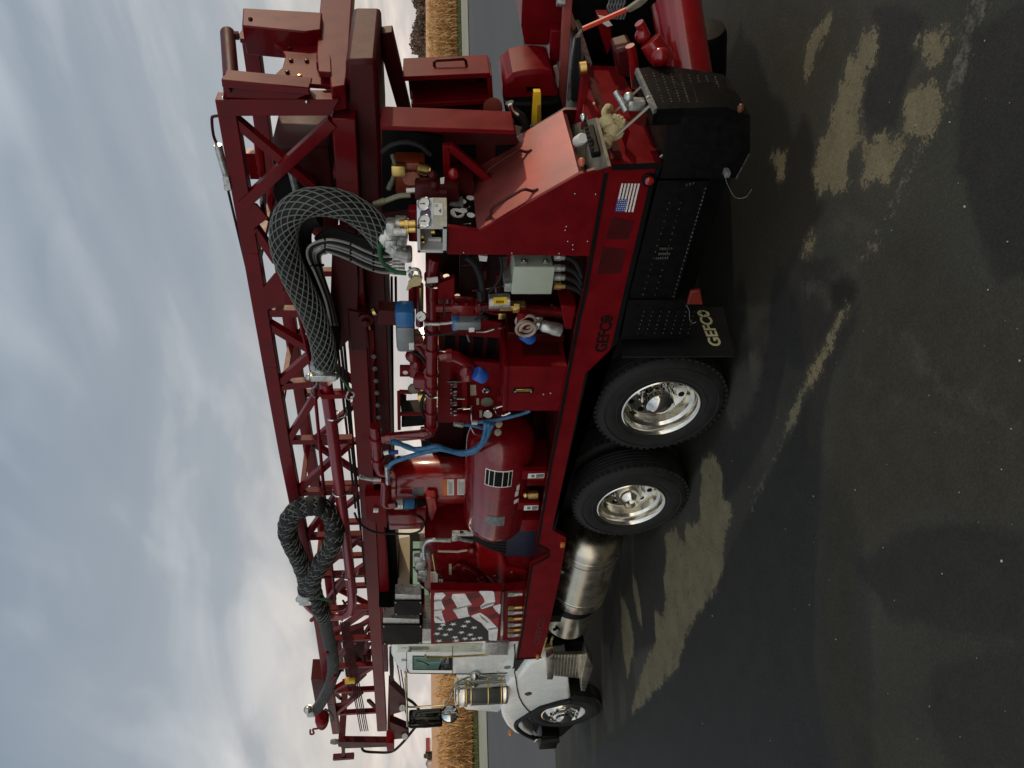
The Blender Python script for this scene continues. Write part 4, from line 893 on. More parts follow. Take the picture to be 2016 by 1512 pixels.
fit.bar(a_+dv_*.35+V((0, -.1, .09)), a_+dv_*.35+V((0, -.1, -.1)), .06, .05).ball(a_+dv_*.35+V((0, -.1, .1)), .03).ball(a_+dv_*.35+V((0, -.1, -.1)), .03)
part(fit, 'hose_coupling', STEEL, h1, .004)
part(MB().tube(L([(622, 700), (618, 735), (624, 755), (612, 770), (620, 782)], .36), .010, 8, 5), 'safety_chain', DGRY, h1)
part(MB().tube(L([(655, 712), (668, 738), (684, 760), (692, 770)], .36), .012, 8, 5), 'safety_strap', GREEN, h1)
part(MB().tube(L([(690, 768), (698, 776), (690, 786), (682, 782), (686, 770)], .36), .008, 8, 5), 'strap_hook', STEEL, h1)
H1b = [(648, 700), (650, 650), (634, 600), (612, 555), (597, 505), (592, 460), (604, 434), (628, 426)]
part(MB().tube(L(H1b, .55), .075, 14, 6), 'inner_hose', RUB)
# goose-neck coupling at the lower end
cpm = MB(); a_ = PY(752, 466, .33)
cpm.tube(L([(754, 468), (768, 462), (782, 470), (800, 474)], .31), [.085, .08, .075, .07], 16, 4)
for q in ((772, 446), (790, 442), (780, 490), (800, 500), (770, 480)): cpm.box(PY(q[0], q[1], .26)-V((.05, .04, .04)), PY(q[0], q[1], .26)+V((.05, .04, .04)), .018)
cpm.bar(PY(762, 485, .24), PY(798, 508, .24), .05, .05).cyl(PY(775, 456, .2), PY(800, 456, .2), .028).cyl(PY(778, 497, .2), PY(803, 503, .2), .03)
part(cpm, 'goose_neck_coupling', STEEL, h1, .004)
for y in (440, 452): part(MB().cyl(PY(786, y, .22), PY(818, y-1, .22), .022).cyl(PY(796, y, .22), PY(804, y, .22), .032, 6), 'brass_fitting', BRASS)
part(MB().tube(L([(748, 478), (748, 500), (756, 520), (776, 534), (800, 538)], .24), .016, 8, 5), 'safety_strap', GREEN, h1)
part(MB().tube(L([(804, 536), (812, 530), (824, 532), (826, 544), (814, 548), (806, 540)], .22), .012, 8, 5).tube(L([(806, 526), (812, 536), (806, 546)], .22), .01, 6, 4), 'strap_shackle', STEEL, h1)
part(MB().slab([(806, 556), (816, 545), (832, 548), (828, 562), (812, 566), (800, 574)], .2, .03), 'canvas_tag', TAN, h1, .004)
# hydraulic hose bundle looping under it
LH = mat('pale_sheathed_hose', (.26, .26, .24), .35, coat=.4)
for k in range(6):
    o = k*6.6-2; yy = .34+k*.02; lite = k in (0, 2, 3, 5)
    q = [(652+o*.35, 640), (641+o*.35, 590), (622+o*.45, 540), (607+o*.75, 505), (613+o*.95, 484+o*.45), (645, 473+o*.72), (684, 480+o*.95), (720, 496+o*1.0), (752, 507+o*.95), (780, 504+o*1.05)]
    hh = part(MB().tube(L(q, yy), .0095 if lite else .012, 8, 6), 'hydraulic_hose', LH if lite else RUB)
    part(MB().cyl(PY(772, 504+o*1.04, yy), PY(797, 504+o*1.07, yy), .016, 8), 'hose_end', STEEL, hh)
    for t in ((640, 473+o*.72), (690, 482+o*.95), (735, 501+o*.98), (614+o*.7, 522)):
        p = PY(t[0], t[1], yy); part(MB().ball(p, .0125, (1, 1, 1), 1), 'cable_tie', DBLK, hh)
for k in range(4):
    q = [(620+k*4, 470-k*3), (650, 466-k*5), (690, 474-k*4), (740, 492-k*4), (780, 505)]
    part(MB().tube(L(q, .55), .015, 8, 5), 'hydraulic_hose', RUB)
# second hose: slack loop in black wrap, then grey hose on to the swivel
H2 = [(603, 1172), (602, 1140), (588, 1100), (571, 1065), (566, 1035), (580, 1008), (612, 996), (640, 1002), (656, 1025), (658, 1060), (645, 1088), (628, 1115), (615, 1142), (618, 1170), (630, 1196), (638, 1215)]
h2p = [PY(x, y, .42-.07*(i > 8)+.05*(i > 12)) for i, (x, y) in enumerate(H2)]
h2 = part(MB().tube(h2p, .083, 18, 6), 'slack_hose', RUB)
part(sleeve(h2p, .084, 8, .5, .0045), 'wire_sleeve', NET, h2)
wr = MB()
for i, p in enumerate(spline(h2p, 5)[4:-8:1]):
    pass
P = spline(h2p, 6); fr = frames(P)
rw = random.Random(5)
for i in range(3, len(P)-6, 3):
    t = (P[i+1]-P[i-1]).normalized(); k_ = rw.uniform(.6, 1.1); g_ = rw.uniform(.97, 1.03); t = (t+V((rw.uniform(-.2, .2), rw.uniform(-.2, .2), rw.uniform(-.2, .2)))).normalized(); wr.lathe(P[i], t, [(.085, -.05*k_), (.094*g_, -.036*k_), (.097*g_, .0), (.095*g_, .036*k_), (.085, .05*k_)], 16, False)
part(wr, 'rubber_wrap', RUB, h2)
part(MB().box(PY(600, 1178, .36)-V((.09, .05, .07)), PY(600, 1178, .36)+V((.09, .08, .07)), .03).ball(PY(588, 1180, .36), .035).ball(PY(612, 1184, .33), .04).cyl(PY(586, 1178, .4), PY(598, 1186, .4), .03), 'hose_coupling', STEEL, h2)
part(MB().tube(L([(612, 1168), (622, 1176), (640, 1180), (652, 1184)], .33), .016, 8, 5), 'safety_strap', GREEN, h2)
H3 = [(640, 1210), (642, 1235), (648, 1262), (655, 1295), (655, 1325), (648, 1352), (636, 1376), (624, 1396)]
h3p = L(H3, .5); h3 = part(MB().tube(h3p, .068, 16, 6), 'swivel_hose', mat('grey_hose', (.06, .062, .06), .6, bump=.4, bs=40))
part(sleeve(h3p, .068, 12, .34, .004), 'wire_sleeve', NETD, h3)
for q in ((645, 1284, 632, 1294), (660, 1330, 650, 1345)): part(MB().bar(PY(q[0], q[1], .42), PY(q[2], q[3], .42), .03, .03), 'hose_cradle', RED, h3)
sw = MB(); sw.box(PY(612, 1400, .5)-V((.1, .06, .06)), PY(612, 1400, .5)+V((.1, .06, .06)), .03).ball(PY(606, 1397, .45), .06)
sw = part(sw, 'swivel_coupling', STEEL)
part(MB().lathe(PY(634, 1408, .5), PY(634, 1440, .5)-PY(634, 1408, .5), [(.07, 0), (.1, .04), (.1, .2), (.07, .26), (.085, .32), (.06, .42), (.02, .46)], 20), 'water_swivel', RED)
part(MB().tube(L([(611, 1437), (611, 1445), (618, 1444), (616, 1436), (626, 1434), (634, 1428)], .5), .014, 8, 4), 'lifting_ring', RED)
part(MB().tube(L([(640, 1396), (650, 1402), (656, 1414), (652, 1420)], .45), .014, 8, 4), 'safety_strap', GREEN)

rk = random.Random(77)
for k in range(26):
    x = rk.uniform(-8.2, -5.6); y = rk.uniform(.85, 1.7); z = bz(x)+rk.uniform(.1, .75); d = V((rk.uniform(-.5, .5), rk.uniform(-.4, .4), rk.uniform(-.35, .35)))
    if k % 4 == 3: part(MB().tube([(x, y, z), V((x, y, z))+d*.5+V((0, 0, -.08)), V((x, y, z))+d], .016, 8, 4), 'cable', RUB, ms_)
    elif k % 4 == 2: part(MB().cyl((x, y-.06, z), (x, y+.06, z), rk.uniform(.04, .09), 16), 'guide_sheave', DRED, ms_)
    else: part(MB().bar((x, y, z), V((x, y, z))+d, rk.uniform(.03, .06), .04), 'crown_strut', DRED if k % 2 else MRED, ms_)
# ---- operator console at the rear corner
side = [(882, 446), (938, 453), (942, 456), (1141, 343), (1192, 328), (1160, 504), (881, 501)]
con = part(MB().slab(side, .03, .03), 'console', RED, bev=.003)
lt = PY(938, 453, .05); lb = PY(1141, 343, .05)
LW = .80
lidN = (lb-lt).cross(V((0, 1, 0))).normalized()
if lidN.z < 0: lidN = -lidN
lid = MB().prism([lt, lb, lb+V((0, LW, 0)), lt+V((0, LW, 0))], lidN*-.02)
ld = part(lid, 'console_lid', LID, con, bev=.003)
def lidp(s, t, h=0): return lt+(lb-lt)*s+V((0, t, 0))+lidN*h
def lid_from_px(x, y, h=0):
    k = ray(x, y); o = lt+lidN*h; s = (o-CP).dot(lidN)/k.dot(lidN); return CP+k*s
def lhandle(a, b_):
    A_, B_ = lid_from_px(*a), lid_from_px(*b_); d = (B_-A_).normalized(); h = lidN*.055
    b = MB(); b.tube([A_-d*.03, A_+d*.0+lidN*.012, A_+d*.025+h*.8, A_+d*.05+h, B_-d*.05+h, B_-d*.025+h*.8, B_+lidN*.012, B_+d*.03], .010, 8)
    b.ball(A_-d*.03, .013).ball(B_+d*.03, .013); part(b, 'lid_handle', DRED, ld)
lhandle((960, 352), (1037, 302)); lhandle((968, 427), (1049, 379))
part(MB().prism([lb+V((-.9, .012, -.2)), lb+V((-.02, .012, -.01)), lb+V((-.02, LW, -.01)), lb+V((-.9, LW, -.2))], (0, 0, -.02)), 'console_floor', DRED, con)
part(MB().prism([lt+V((-.02, LW+.01, -.02)), lb+V((-.0, LW+.01, -.02)), V((lb.x, lt.y+LW+.01, 1.29)), V((lt.x-.35, lt.y+LW+.01, 1.29)), V((lt.x-.35, lt.y+LW+.01, lt.z))], (0, .03, 0)), 'console_wall', DRED, con)
for q in ((1132, 381), (1173, 382), (1115, 446), (1113, 453), (1118, 475), (1157, 475), (1128, 482), (1128, 491), (1008, 498), (1101, 499), (913, 497)):
    part(MB().ball(PY(*q, .028), .006), 'bolt', CHROME, con)
# gauge dash between lid and gauge box
dash = MB().prism([PY(884, 447, .06), PY(936, 453, .06), PY(938, 453, .06)+V((0, .72, .0)), PY(884, 447, .06)+V((0, .72, 0))], (-.05, 0, -.02))
da = part(dash, 'gauge_dash', BLACK, con, bev=.004)
def dp(s, t): return PY(884, 447, .06).lerp(PY(936, 453, .06), s)+V((0, .72*t, 0))
dn = (PY(936, 453, .06)-PY(884, 447, .06)).cross(V((0, 1, 0))).normalized()
if dn.x < 0: dn = -dn
def dash_px(x, y, h=.003):
    k = ray(x, y); o = PY(884, 447, .06)+dn*h; return CP+k*((o-CP).dot(dn)/k.dot(dn))
for q in ((926, 390), (910, 397), (912, 415), (927, 424)): part(MB().lathe(dash_px(*q), dn, [(.026, 0), (.026, .004), (.002, .005)], 16), 'indicator_tag', DECAL, da)
part(MB().lathe(dash_px(900, 421), dn, [(.045, 0), (.045, .012), (.038, .014), (.038, .008), (.002, .008)], 20), 'dash_gauge', DECAL, da)
part(MB().lathe(dash_px(901, 424), dn, [(.03, .012), (.03, .016), (.002, .017)], 3), 'gauge_needle', DBLK, da)
for q in ((918, 412, 925, 406), (913, 442, 927, 440)): part(MB().tube([dash_px(q[0], q[1], .02), dash_px(q[2], q[3], .05)], .005, 6), 'toggle_lever', CHROME, da)
p = dash_px(898, 398); part(MB().box(p-V((.02, .05, .045)), p+V((.015, .05, .045)), .006), 'switch_box', DGRY, da)
# stainless gauge box: open side towards the camera, gauges on the face towards the operator
gx0 = PY(880, 446, .0); gx1 = PY(880, 498, .0); zt_ = PY(821, 448, 0).z; zb_ = gx0.z
xR, xL = gx0.x, gx1.x
gb = MB()
gb.box((xL, .0, zb_), (xR, .02, zb_+.025)).box((xL, .0, zt_-.02), (xR, .02, zt_)).box((xL, .0, zb_), (xL+.02, .02, zt_)).box((xR-.02, .0, zb_), (xR, .02, zt_))
gb.box((xL, .02, zb_), (xR, .45, zb_+.012)).box((xL, .02, zt_-.012), (xR-.03, .45, zt_)).box((xL, .02, zb_), (xL+.012, .45, zt_))
gbo = part(gb, 'gauge_box', GPAN, bev=.002)
part(MB().box((xL+.02, .40, zb_), (xR-.02, .42, zt_-.01)), 'box_back', mat('dim_steel', (.12, .12, .10), .5, metal=.4), gbo)
ud = V((.56, .83, 0)).normalized(); nd = V((ud.y, -ud.x, 0))
k_ = ray(850, 389); A2 = V((xR, 0, 0)); t_ = ((A2-CP).cross(k_)).z/(k_.cross(ud)).z; ykn = abs(t_); ykn = min(max(ykn, .15), .4)
zk = zb_+(zt_-zb_)*.46; E_ = ud*ykn
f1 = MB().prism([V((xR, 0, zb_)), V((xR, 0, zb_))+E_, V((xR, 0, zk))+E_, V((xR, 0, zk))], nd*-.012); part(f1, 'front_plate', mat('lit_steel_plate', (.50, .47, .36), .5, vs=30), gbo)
tip = V((xR, 0, zt_))-nd*.045+V((0, 0, .0)); sn = (V((xR, 0, zk))-tip).cross(ud).normalized()
if sn.x < 0: sn = -sn
f2_ = MB().prism([V((xR, 0, zk)), V((xR, 0, zk))+E_, tip+E_, tip], -sn*.012); part(f2_, 'gauge_plate', mat('pale_gauge_plate', (.58, .63, .70), .45, vs=30, var=.03), gbo)
def gpx(x, y, h=.0):
    k = ray(x, y); o = V((xR, 0, zk))+sn*h; return CP+k*((o-CP).dot(sn)/k.dot(sn))
for q, m_ in (((837, 403), DECAL), ((838, 437), DECAL)):
    g = part(MB().lathe(gpx(*q), sn, [(.044, 0), (.044, .02), (.038, .024), (.037, .016), (.002, .016)], 28), 'pressure_gauge', CHROME, gbo)
    b = MB().lathe(gpx(*q)+sn*.0165, sn, [(.036, 0), (.001, .0005)], 24, False); b.build('gauge_face', DECAL, g)
for q in ((837, 403), (838, 437)):
    p = gpx(*q)+sn*.019; part(MB().bar(p+V((0, -.006, -.01)), p+V((-.004, .006, .025)), .004, .002).ball(p, .005), 'gauge_needle', DBLK, gbo)
part(MB().lathe(gpx(838, 421), sn, [(.036, 0), (.036, .006), (.002, .007)], 24), 'round_plug', mat('plum_plug', (.10, .05, .09), .4), gbo)
def Pn(s, t, h=.002): return V((xR, 0, zb_))+E_*s+V((0, 0, (zk-zb_)*t))+nd*h
part(MB().prism([Pn(.38, .3), Pn(.80, .3), Pn(.80, .95), Pn(.38, .95)], nd*.002), 'info_label', DECAL, gbo)
b = MB()
for k in range(3): b.prism([Pn(.66, .84-k*.1, .0045), Pn(.76, .84-k*.1, .0045), Pn(.76, .88-k*.1, .0045), Pn(.66, .88-k*.1, .0045)], nd*.0005)
b.prism([Pn(.45, .4, .0045), Pn(.62, .4, .0045), Pn(.53, .62, .0045)], nd*.0005); part(b, 'label_print', DGRY, gbo)
part(MB().tube(L([(828, 470), (850, 490), (872, 480), (876, 460), (868, 450)], .1), .014, 8, 6), 'box_hose', RUB, gbo)
for q in ((826, 466), (828, 476), (836, 488), (848, 456)): part(MB().cyl(PY(q[0], q[1], .1), PY(q[0]+8, q[1], .1), .016, 10), 'brass_fitting', BRASS, gbo)
part(MB().box(PY(856, 473, .1)-V((.01, 0, .04)), PY(856, 473, .1)+V((.01, .02, .04))), 'box_tag', DECAL, gbo)
part(MB().cyl(PY(850, 458, .2), PY(872, 462, .2), .06), 'gauge_back', BLACK, gbo)
# ---- steel post frame at the rear
fr_ = part(MB().slab([(748, 231), (1012, 241), (1024, 300), (1010, 332), (940, 348), (930, 430), (752, 430)], .75, .06), 'post_plate', DRED, bev=.004)
b = MB(); P_, Q_ = PY(750, 232, .66), PY(1010, 242, .66); b.bar(P_, Q_, .03, .26, (0, 1, 0)); part(b, 'post_flange', RED, fr_, .006)
part(MB().slab([(900, 286), (937, 286), (937, 342), (900, 330)], .742, .01), 'access_hole', BLACK, fr_)
part(MB().slab([(976, 288), (1018, 286), (1008, 330), (974, 322)], .742, .01), 'access_hole', BLACK, fr_)
part(MB().bar(PY(878, 284, .55), PY(882, 400, .55), .045, .05), 'frame_strut', RED, None, .004); part(MB().bar(PY(884, 286, .55), PY(962, 352, .55), .05, .05), 'frame_strut', RED, None, .004)
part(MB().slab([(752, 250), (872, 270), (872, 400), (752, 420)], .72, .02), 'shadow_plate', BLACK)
part(MB().tube(L([(752, 300), (770, 286), (800, 280), (828, 288), (848, 305)], .55), .016, 8, 6), 'arc_hose', RUB)
part(MB().tube(L([(772, 305), (778, 330), (772, 355), (765, 370)], .5), .013, 8, 5).cyl(PY(771, 358, .5), PY(765, 372, .5), .018), 'arc_hose', mat('whip_hose', (.12, .12, .09), .4))
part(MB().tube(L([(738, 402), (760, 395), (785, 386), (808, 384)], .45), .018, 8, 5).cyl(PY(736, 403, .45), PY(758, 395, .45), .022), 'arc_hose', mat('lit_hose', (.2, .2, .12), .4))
part(MB().tube(L([(800, 375), (830, 374), (845, 382), (848, 392)], .4), .015, 8, 5), 'arc_hose', DECAL)
vb = MB().box(PY(808, 345, .6)-V((.12, .05, .1)), PY(808, 345, .6)+V((.12, .1, .1)), .02).cyl(PY(806, 352, .5), PY(806, 352, .62), .045).cyl(PY(814, 352, .5), PY(814, 352, .62), .045)
part(vb, 'valve_block', mat('rust_red_paint', (.20, .03, .008), .4, coat=.3))
part(MB().box(PY(786, 331, .5)-V((.05, .03, .04)), PY(786, 331, .5)+V((.03, .03, .05)), .01), 'brass_valve', BRASS); part(MB().cyl(PY(822, 330, .5), PY(842, 335, .5), .04, 12).cyl(PY(841, 335, .5), PY(848, 335, .5), .025), 'brass_valve', BRASS)
v2 = MB().box(PY(860, 372, .35)-V((.07, .04, .14)), PY(860, 372, .35)+V((.05, .06, .14)), .02).ball(PY(852, 345, .35), .03).ball(PY(856, 365, .33), .035).cyl(PY(866, 380, .3), PY(880, 380, .3), .025)
part(v2, 'pilot_valve', DRED)
part(MB().slab([(867, 352), (875, 350), (874, 362), (867, 362)], .3, .01), 'white_tag', DECAL)
part(MB().ball(PY(892, 343, .4), .035, (1.3, 1, 1)), 'red_knob', BRED)
part(MB().slab([(886, 352), (932, 356), (936, 400), (884, 404)], .45, .2), 'console_back', DRED)
part(MB().bar(PY(816, 408, .4), PY(816, 470, .4), .08, .08), 'manifold_pipe', RED, None, .01)
# ---- grey green electrical box
bx = MB(); a_ = PY(1009, 528, .06); b_ = PY(1088, 577, .06)
x0_, x1_ = PY(1020, 577, .06).x, PY(1020, 527, .06).x; z0_, z1_ = PY(1087, 550, .06).z, PY(1011, 550, .06).z
eb = part(MB().box((x0_, .08, z0_), (x1_, .50, z1_)), 'electrical_box', GBOX, bev=.006)
part(MB().box((x0_-.006, .055, z0_-.008), (x1_+.008, .078, z1_+.006), .006), 'box_door', GBOX, eb)
for t in (.2, .75):
    z = z0_+(z1_-z0_)*t; part(MB().box((x1_, .09, z-.02), (x1_+.02, .13, z+.02), .005).ball((x1_+.02, .11, z), .01), 'door_clasp', STEEL, eb)
part(MB().box((x0_-.02, .1, z1_+.0), (x0_+.05, .4, z1_+.05)), 'mount_bracket', STEEL, eb)
for k, yv in enumerate((505, 527, 545, 562)):
    c_ = part(MB().tube(L([(1092, yv), (1118, yv+2), (1135, yv+14-k*2), (1146, yv+40-k*8)], .14), .018, 8, 5), 'conduit', RUB, eb)
    part(MB().cyl(PY(1090, yv, .14), PY(1104, yv+.5, .14), .028, 8).cyl(PY(1104, yv+.5, .14), PY(1112, yv+1, .14), .022, 10), 'cable_gland', STEEL if k != 3 else BRASS, eb)
part(MB().slab([(999, 502), (1011, 505), (1011, 560), (999, 560)], .3, .03), 'box_mount', RED)
# ---- dark bulkheads and machinery in the middle of the deck
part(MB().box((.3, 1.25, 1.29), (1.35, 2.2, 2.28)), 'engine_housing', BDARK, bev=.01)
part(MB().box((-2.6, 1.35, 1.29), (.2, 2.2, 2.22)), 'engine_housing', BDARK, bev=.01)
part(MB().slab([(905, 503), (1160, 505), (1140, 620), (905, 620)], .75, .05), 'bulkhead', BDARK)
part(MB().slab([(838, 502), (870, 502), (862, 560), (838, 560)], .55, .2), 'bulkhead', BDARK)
tk = part(MB().slab([(862, 612), (1015, 640), (1012, 712), (864, 706)], .68, .5), 'hydraulic_tank', DRED, bev=.01)
for k in range(5):
    t = k/4; part(MB().slab([(876+t*112, 662+t*6), (896+t*112, 664+t*6), (896+t*104, 700), (876+t*108, 700)], .672, .01), 'louver_slot', BLACK, tk)
part(MB().slab([(862, 612), (1010, 640), (1020, 668), (1005, 668), (868, 655)], .60, .03), 'diagonal_brace', RED, None, .004)
part(MB().slab([(862, 560), (895, 548), (895, 590), (862, 590)], .33, .05), 'pipe_gusset', RED, None, .004)
part(MB().slab([(1000, 655), (1112, 660), (1104, 724), (1000, 724)], .35, .4), 'deck_box', DRED, bev=.006)
# ---- water pipework
bp = MB().tube(L([(856, 508), (852, 522), (850, 560), (851, 620), (850, 700), (849, 780), (848, 838)], .38), .046, 18, 3)
bpo = part(bp, 'water_pipe', PRED)
def flange(x, y, yc, ax, r, t=.03, n=24, m=PRED, nm='pipe_flange'):
    p = PY(x, y, yc); b = MB().lathe(p, ax, [(r, -t), (r, t)], n)
    part(b, nm, m, bpo)
for (x, y, r, t) in ((851, 545, .058, .02), (850, 628, .062, .012), (850, 650, .062, .012), (850, 690, .058, .03), (849, 735, .062, .015), (849, 762, .056, .02), (849, 810, .06, .012), (849, 838, .062, .015)): flange(x, y, .38, (1, 0, 0), r, t)
part(MB().tube(L([(848, 835), (849, 848), (843, 853), (830, 855), (800, 858), (770, 861), (752, 863)], .38), .043, 16, 4), 'water_pipe', PRED)
for (x, y) in ((832, 855), (764, 862)):
    p = PY(x, y, .38); part(MB().lathe(p, (0, .02, 1), [(.054, -.02), (.054, .02)], 20), 'pipe_flange', PRED)
part(MB().tube(L([(738, 838), (741, 870), (743, 900), (745, 918), (750, 928), (762, 930), (775, 930)], .42), .045, 16, 4).lathe(PY(741, 868, .42), (1, 0, 0), [(.06, -.05), (.06, .05)], 20).lathe(PY(744, 905, .42), (1, 0, 0), [(.058, -.02), (.058, .02)], 20), 'water_pipe', PRED)
part(MB().tube(L([(866, 702), (885, 700), (905, 706), (922, 718), (934, 730)], .28), .043, 16, 5).lathe(PY(884, 700, .28), (0, 0, 1), [(.052, -.02), (.052, .02)], 20), 'branch_pipe', PRED)
part(MB().cyl(PY(922, 738, .24), PY(922, 752, .2), .06).ball(PY(918, 730, .25), .06, (1.1, 1, 1)), 'branch_valve', PRED)
part(MB().lathe(PY(936, 734, .2), PY(956, 744, .2)-PY(936, 734, .2), [(.05, 0), (.056, .01), (.056, .08), (.048, .095), (.02, .1)], 20), 'blue_cap', BLUE)
# vertical valve line
part(MB().tube(L([(858, 606), (900, 606), (960, 604), (1010, 606)], .3), .032, 14, 2).tube(L([(1010, 606), (1060, 612), (1128, 616)], .3), .04, 14), 'valve_line', PRED)
for q in (880, 905, 925, 950):
    part(MB().tube(L([(q-6, 596), (q-6, 624)], .26), .008, 6), 'flange_stud', CHROME)
part(MB().box(PY(912, 608, .3)-V((.08, .06, .08)), PY(912, 608, .3)+V((.08, .06, .08)), .02).lathe(PY(940, 606, .3), (0, 0, 1), [(.07, -.02), (.07, .02)], 20).lathe(PY(895, 606, .3), (0, 0, 1), [(.07, -.02), (.07, .02)], 20), 'gate_valve', PRED)
part(MB().cyl(PY(962, 594, .22), PY(1004, 592, .22), .055, 20), 'cartridge_filter', STEEL)
part(MB().patch(lambda s, t: PY(971+s*26, 592, .22)+V((math.cos(1.9+t*1.9)*.0565*-1*-1, -math.sin(1.25+t*.65)*.0568, math.cos(.6+t*1.9)*.0)), 4, 6) if False else MB().slab([(971, 586), (998, 585), (998, 599), (972, 600)], .158, .004), 'yellow_label', YEL)
b = MB()
for k in range(6): b.slab([(977+k*2.6, 592), (978.6+k*2.6, 592), (978.6+k*2.6, 597), (977+k*2.6, 597)], .156, .001)
part(b, 'label_print', DBLK)
part(MB().slab([(984, 604), (1036, 603), (1036, 612), (984, 613)], .2, .07).cyl(PY(1010, 604, .2), PY(1022, 604, .2), .045, 6), 'check_valve', BRASS, None, .006)
part(MB().tube(L([(918, 504), (935, 520), (946, 545), (950, 570), (948, 585)], .2), .024, 10, 6).cyl(PY(946, 570, .2), PY(948, 590, .2), .03, 8), 'drain_hose', RUB)
part(MB().tube(L([(985, 504), (988, 530), (980, 555), (962, 575)], .22), .012, 8, 6), 'drain_hose', RUB)
part(MB().slab([(942, 503), (960, 505), (958, 515), (944, 514)], .2, .04), 'white_bracket', DECAL)
# hose coil with blue cap and steel fitting
cl = MB()
c0 = PY(1034, 630, .2)
cl.tube([c0+V((math.cos(t*.35)*.062+.02*math.sin(t*.11), -.02-.0014*t, math.sin(t*.35)*.058+.015*math.cos(t*.17))) for t in range(60)], .012, 8)
cl = part(cl, 'hose_coil', mat('clear_hose', (.36, .28, .22), .35))
part(MB().tube(L([(1030, 612), (1026, 640), (1034, 658), (1042, 668)], .18), .04, 12, 4), 'coil_pipe', RED)
part(MB().lathe(PY(1030, 656, .17), PY(1052, 672, .17)-PY(1030, 656, .17), [(.04, 0), (.05, .01), (.05, .08), (.04, .1), (.01, .102)], 20), 'blue_cap', BLUE)
part(MB().lathe(PY(1054, 638, .17), PY(1094, 648, .17)-PY(1054, 638, .17), [(.03, 0), (.04, .02), (.03, .04), (.045, .06), (.045, .12), (.05, .14), (.05, .2), (.03, .21)], 18), 'cam_coupling', STEEL)
part(MB().slab([(1104, 602), (1135, 604), (1126, 648), (1112, 648)], .15, .2), 'pipe_foot', RED, None, .006)
# blue actuators
def actuator(x, y, yc, ln, r, nm='actuator'):
    p = PY(x, y, yc); a = part(MB().box(p+V((-ln*.5, -r, -r)), p+V((ln*.12, r, r)), r*.45), nm, mat('cast_grey', (.22, .24, .25), .4, metal=.5) if 'cast_grey' not in MATS else MATS['cast_grey'])
    part(MB().box(p+V((ln*.1, -r*1.08, -r*1.05)), p+V((ln*.5, r*1.08, r*1.05)), r*.6), 'actuator_cap', mat('actuator_blue', (.015, .12, .33), .35, coat=.3) if 'actuator_blue' not in MATS else MATS['actuator_blue'], a)
    part(MB().box(p+V((-ln*.42, -r-.003, -r*.9)), p+V((-ln*.25, -r+.01, -r*.35)), .002), 'serial_label', DECAL, a)
    return a
actuator(798, 643, .25, .40, .068)
p = PY(920, 636, .22); a = part(MB().box(p+V((-.03, -.05, -.10)), p+V((.05, .05, .10)), .02), 'actuator', MATS['cast_grey'])
part(MB().box(p+V((-.05, -.04, .06)), p+V((.06, .055, .112)), .02), 'actuator_cap', MATS['actuator_blue'], a); part(MB().box(p+V((-.04, -.054, -.05)), p+V((.0, -.048, -.01)), .001), 'serial_label', DECAL, a)
part(MB().slab([(745, 612), (790, 614), (788, 642), (742, 640)], .35, .12), 'actuator_mount', DRED, None, .01)
part(MB().tube(L([(740, 612), (735, 614)], .3), .03, 8), 'lube_plug', BRASS)
g = part(MB().lathe(PY(830, 622, .2), (.5, -.85, .1), [(.036, 0), (.036, .022), (.031, .025), (.031, .02), (.002, .02)], 24), 'pressure_gauge', CHROME)
part(MB().lathe(PY(830, 622, .2)+V((.5, -.85, .1)).normalized()*.021, (.5, -.85, .1), [(.03, 0), (.001, .0005)], 20, False), 'gauge_face', DECAL, g)
p = PY(830, 622, .2)+V((.5, -.85, .1)).normalized()*.024; part(MB().bar(p, p+V((-.012, -.004, .018)), .004, .002), 'gauge_needle', DBLK, g)
part(MB().tube(L([(829, 612), (829, 590), (829, 565)], .3), .016, 8), 'gauge_stem', BRASS)
part(MB().tube(L([(836, 638), (858, 638), (880, 637), (900, 633)], .2), .009, 8).cyl(PY(835, 638, .2), PY(866, 638, .2), .013), 'sense_line', STEEL)
part(MB().tube(L([(806, 658), (840, 660), (880, 658), (910, 648), (935, 630), (960, 605)], .2), .006, 6, 6), 'sense_wire', RUB)
part(MB().slab([(840, 548), (862, 546), (862, 556), (840, 558)], .3, .01), 'white_tag', DECAL); 
part(MB().tube(L([(838, 560), (848, 566), (861, 566)], .3), .01, 8, 3), 'u_bolt', CHROME); part(MB().tube(L([(838, 775), (846, 782), (862, 782)], .3), .01, 8, 3), 'u_bolt', CHROME)
for k, (y0, y1) in enumerate(((555, 605), (560, 640))): part(MB().tube(L([(812+k*14, y0), (812+k*14, y1)], .5), .03, 10), 'water_pipe', PRED)
part(MB().slab([(787, 724), (808, 724), (808, 742), (787, 742)], .7, .04), 'lifting_lug', RED, None, .004)
p = PY(798, 733, .695); part(MB().lathe(p, (0, -1, 0), [(.022, 0), (.022, .004), (.001, .005)], 16), 'lug_hole', DECAL)
lv = MB().slab([(808, 680), (838, 676), (846, 690), (846, 770), (826, 770), (812, 745), (806, 745)], .6, .2); part(lv, 'relief_valve', PRED, None, .02)
part(MB().ball(PY(812, 700, .6), .06).ball(PY(820, 716, .58), .05).cyl(PY(822, 748, .55), PY(846, 752, .5), .08), 'valve_bonnet', PRED)
part(MB().cyl(PY(824, 782, .5), PY(840, 780, .5), .05), 'brass_valve', BRASS); part(MB().ball(PY(816, 765, .7), .06, (1, .6, 1)), 'valve_wheel', OLIVE)
part(MB().bar(PY(785, 771, .8), PY(786, 845, .8), .03, .03).bar(PY(786, 771, .8), PY(812, 772, .8), .03, .03).bar(PY(788, 815, .8), PY(840, 814, .8), .03, .03), 'handle_frame', RED, None, .004)
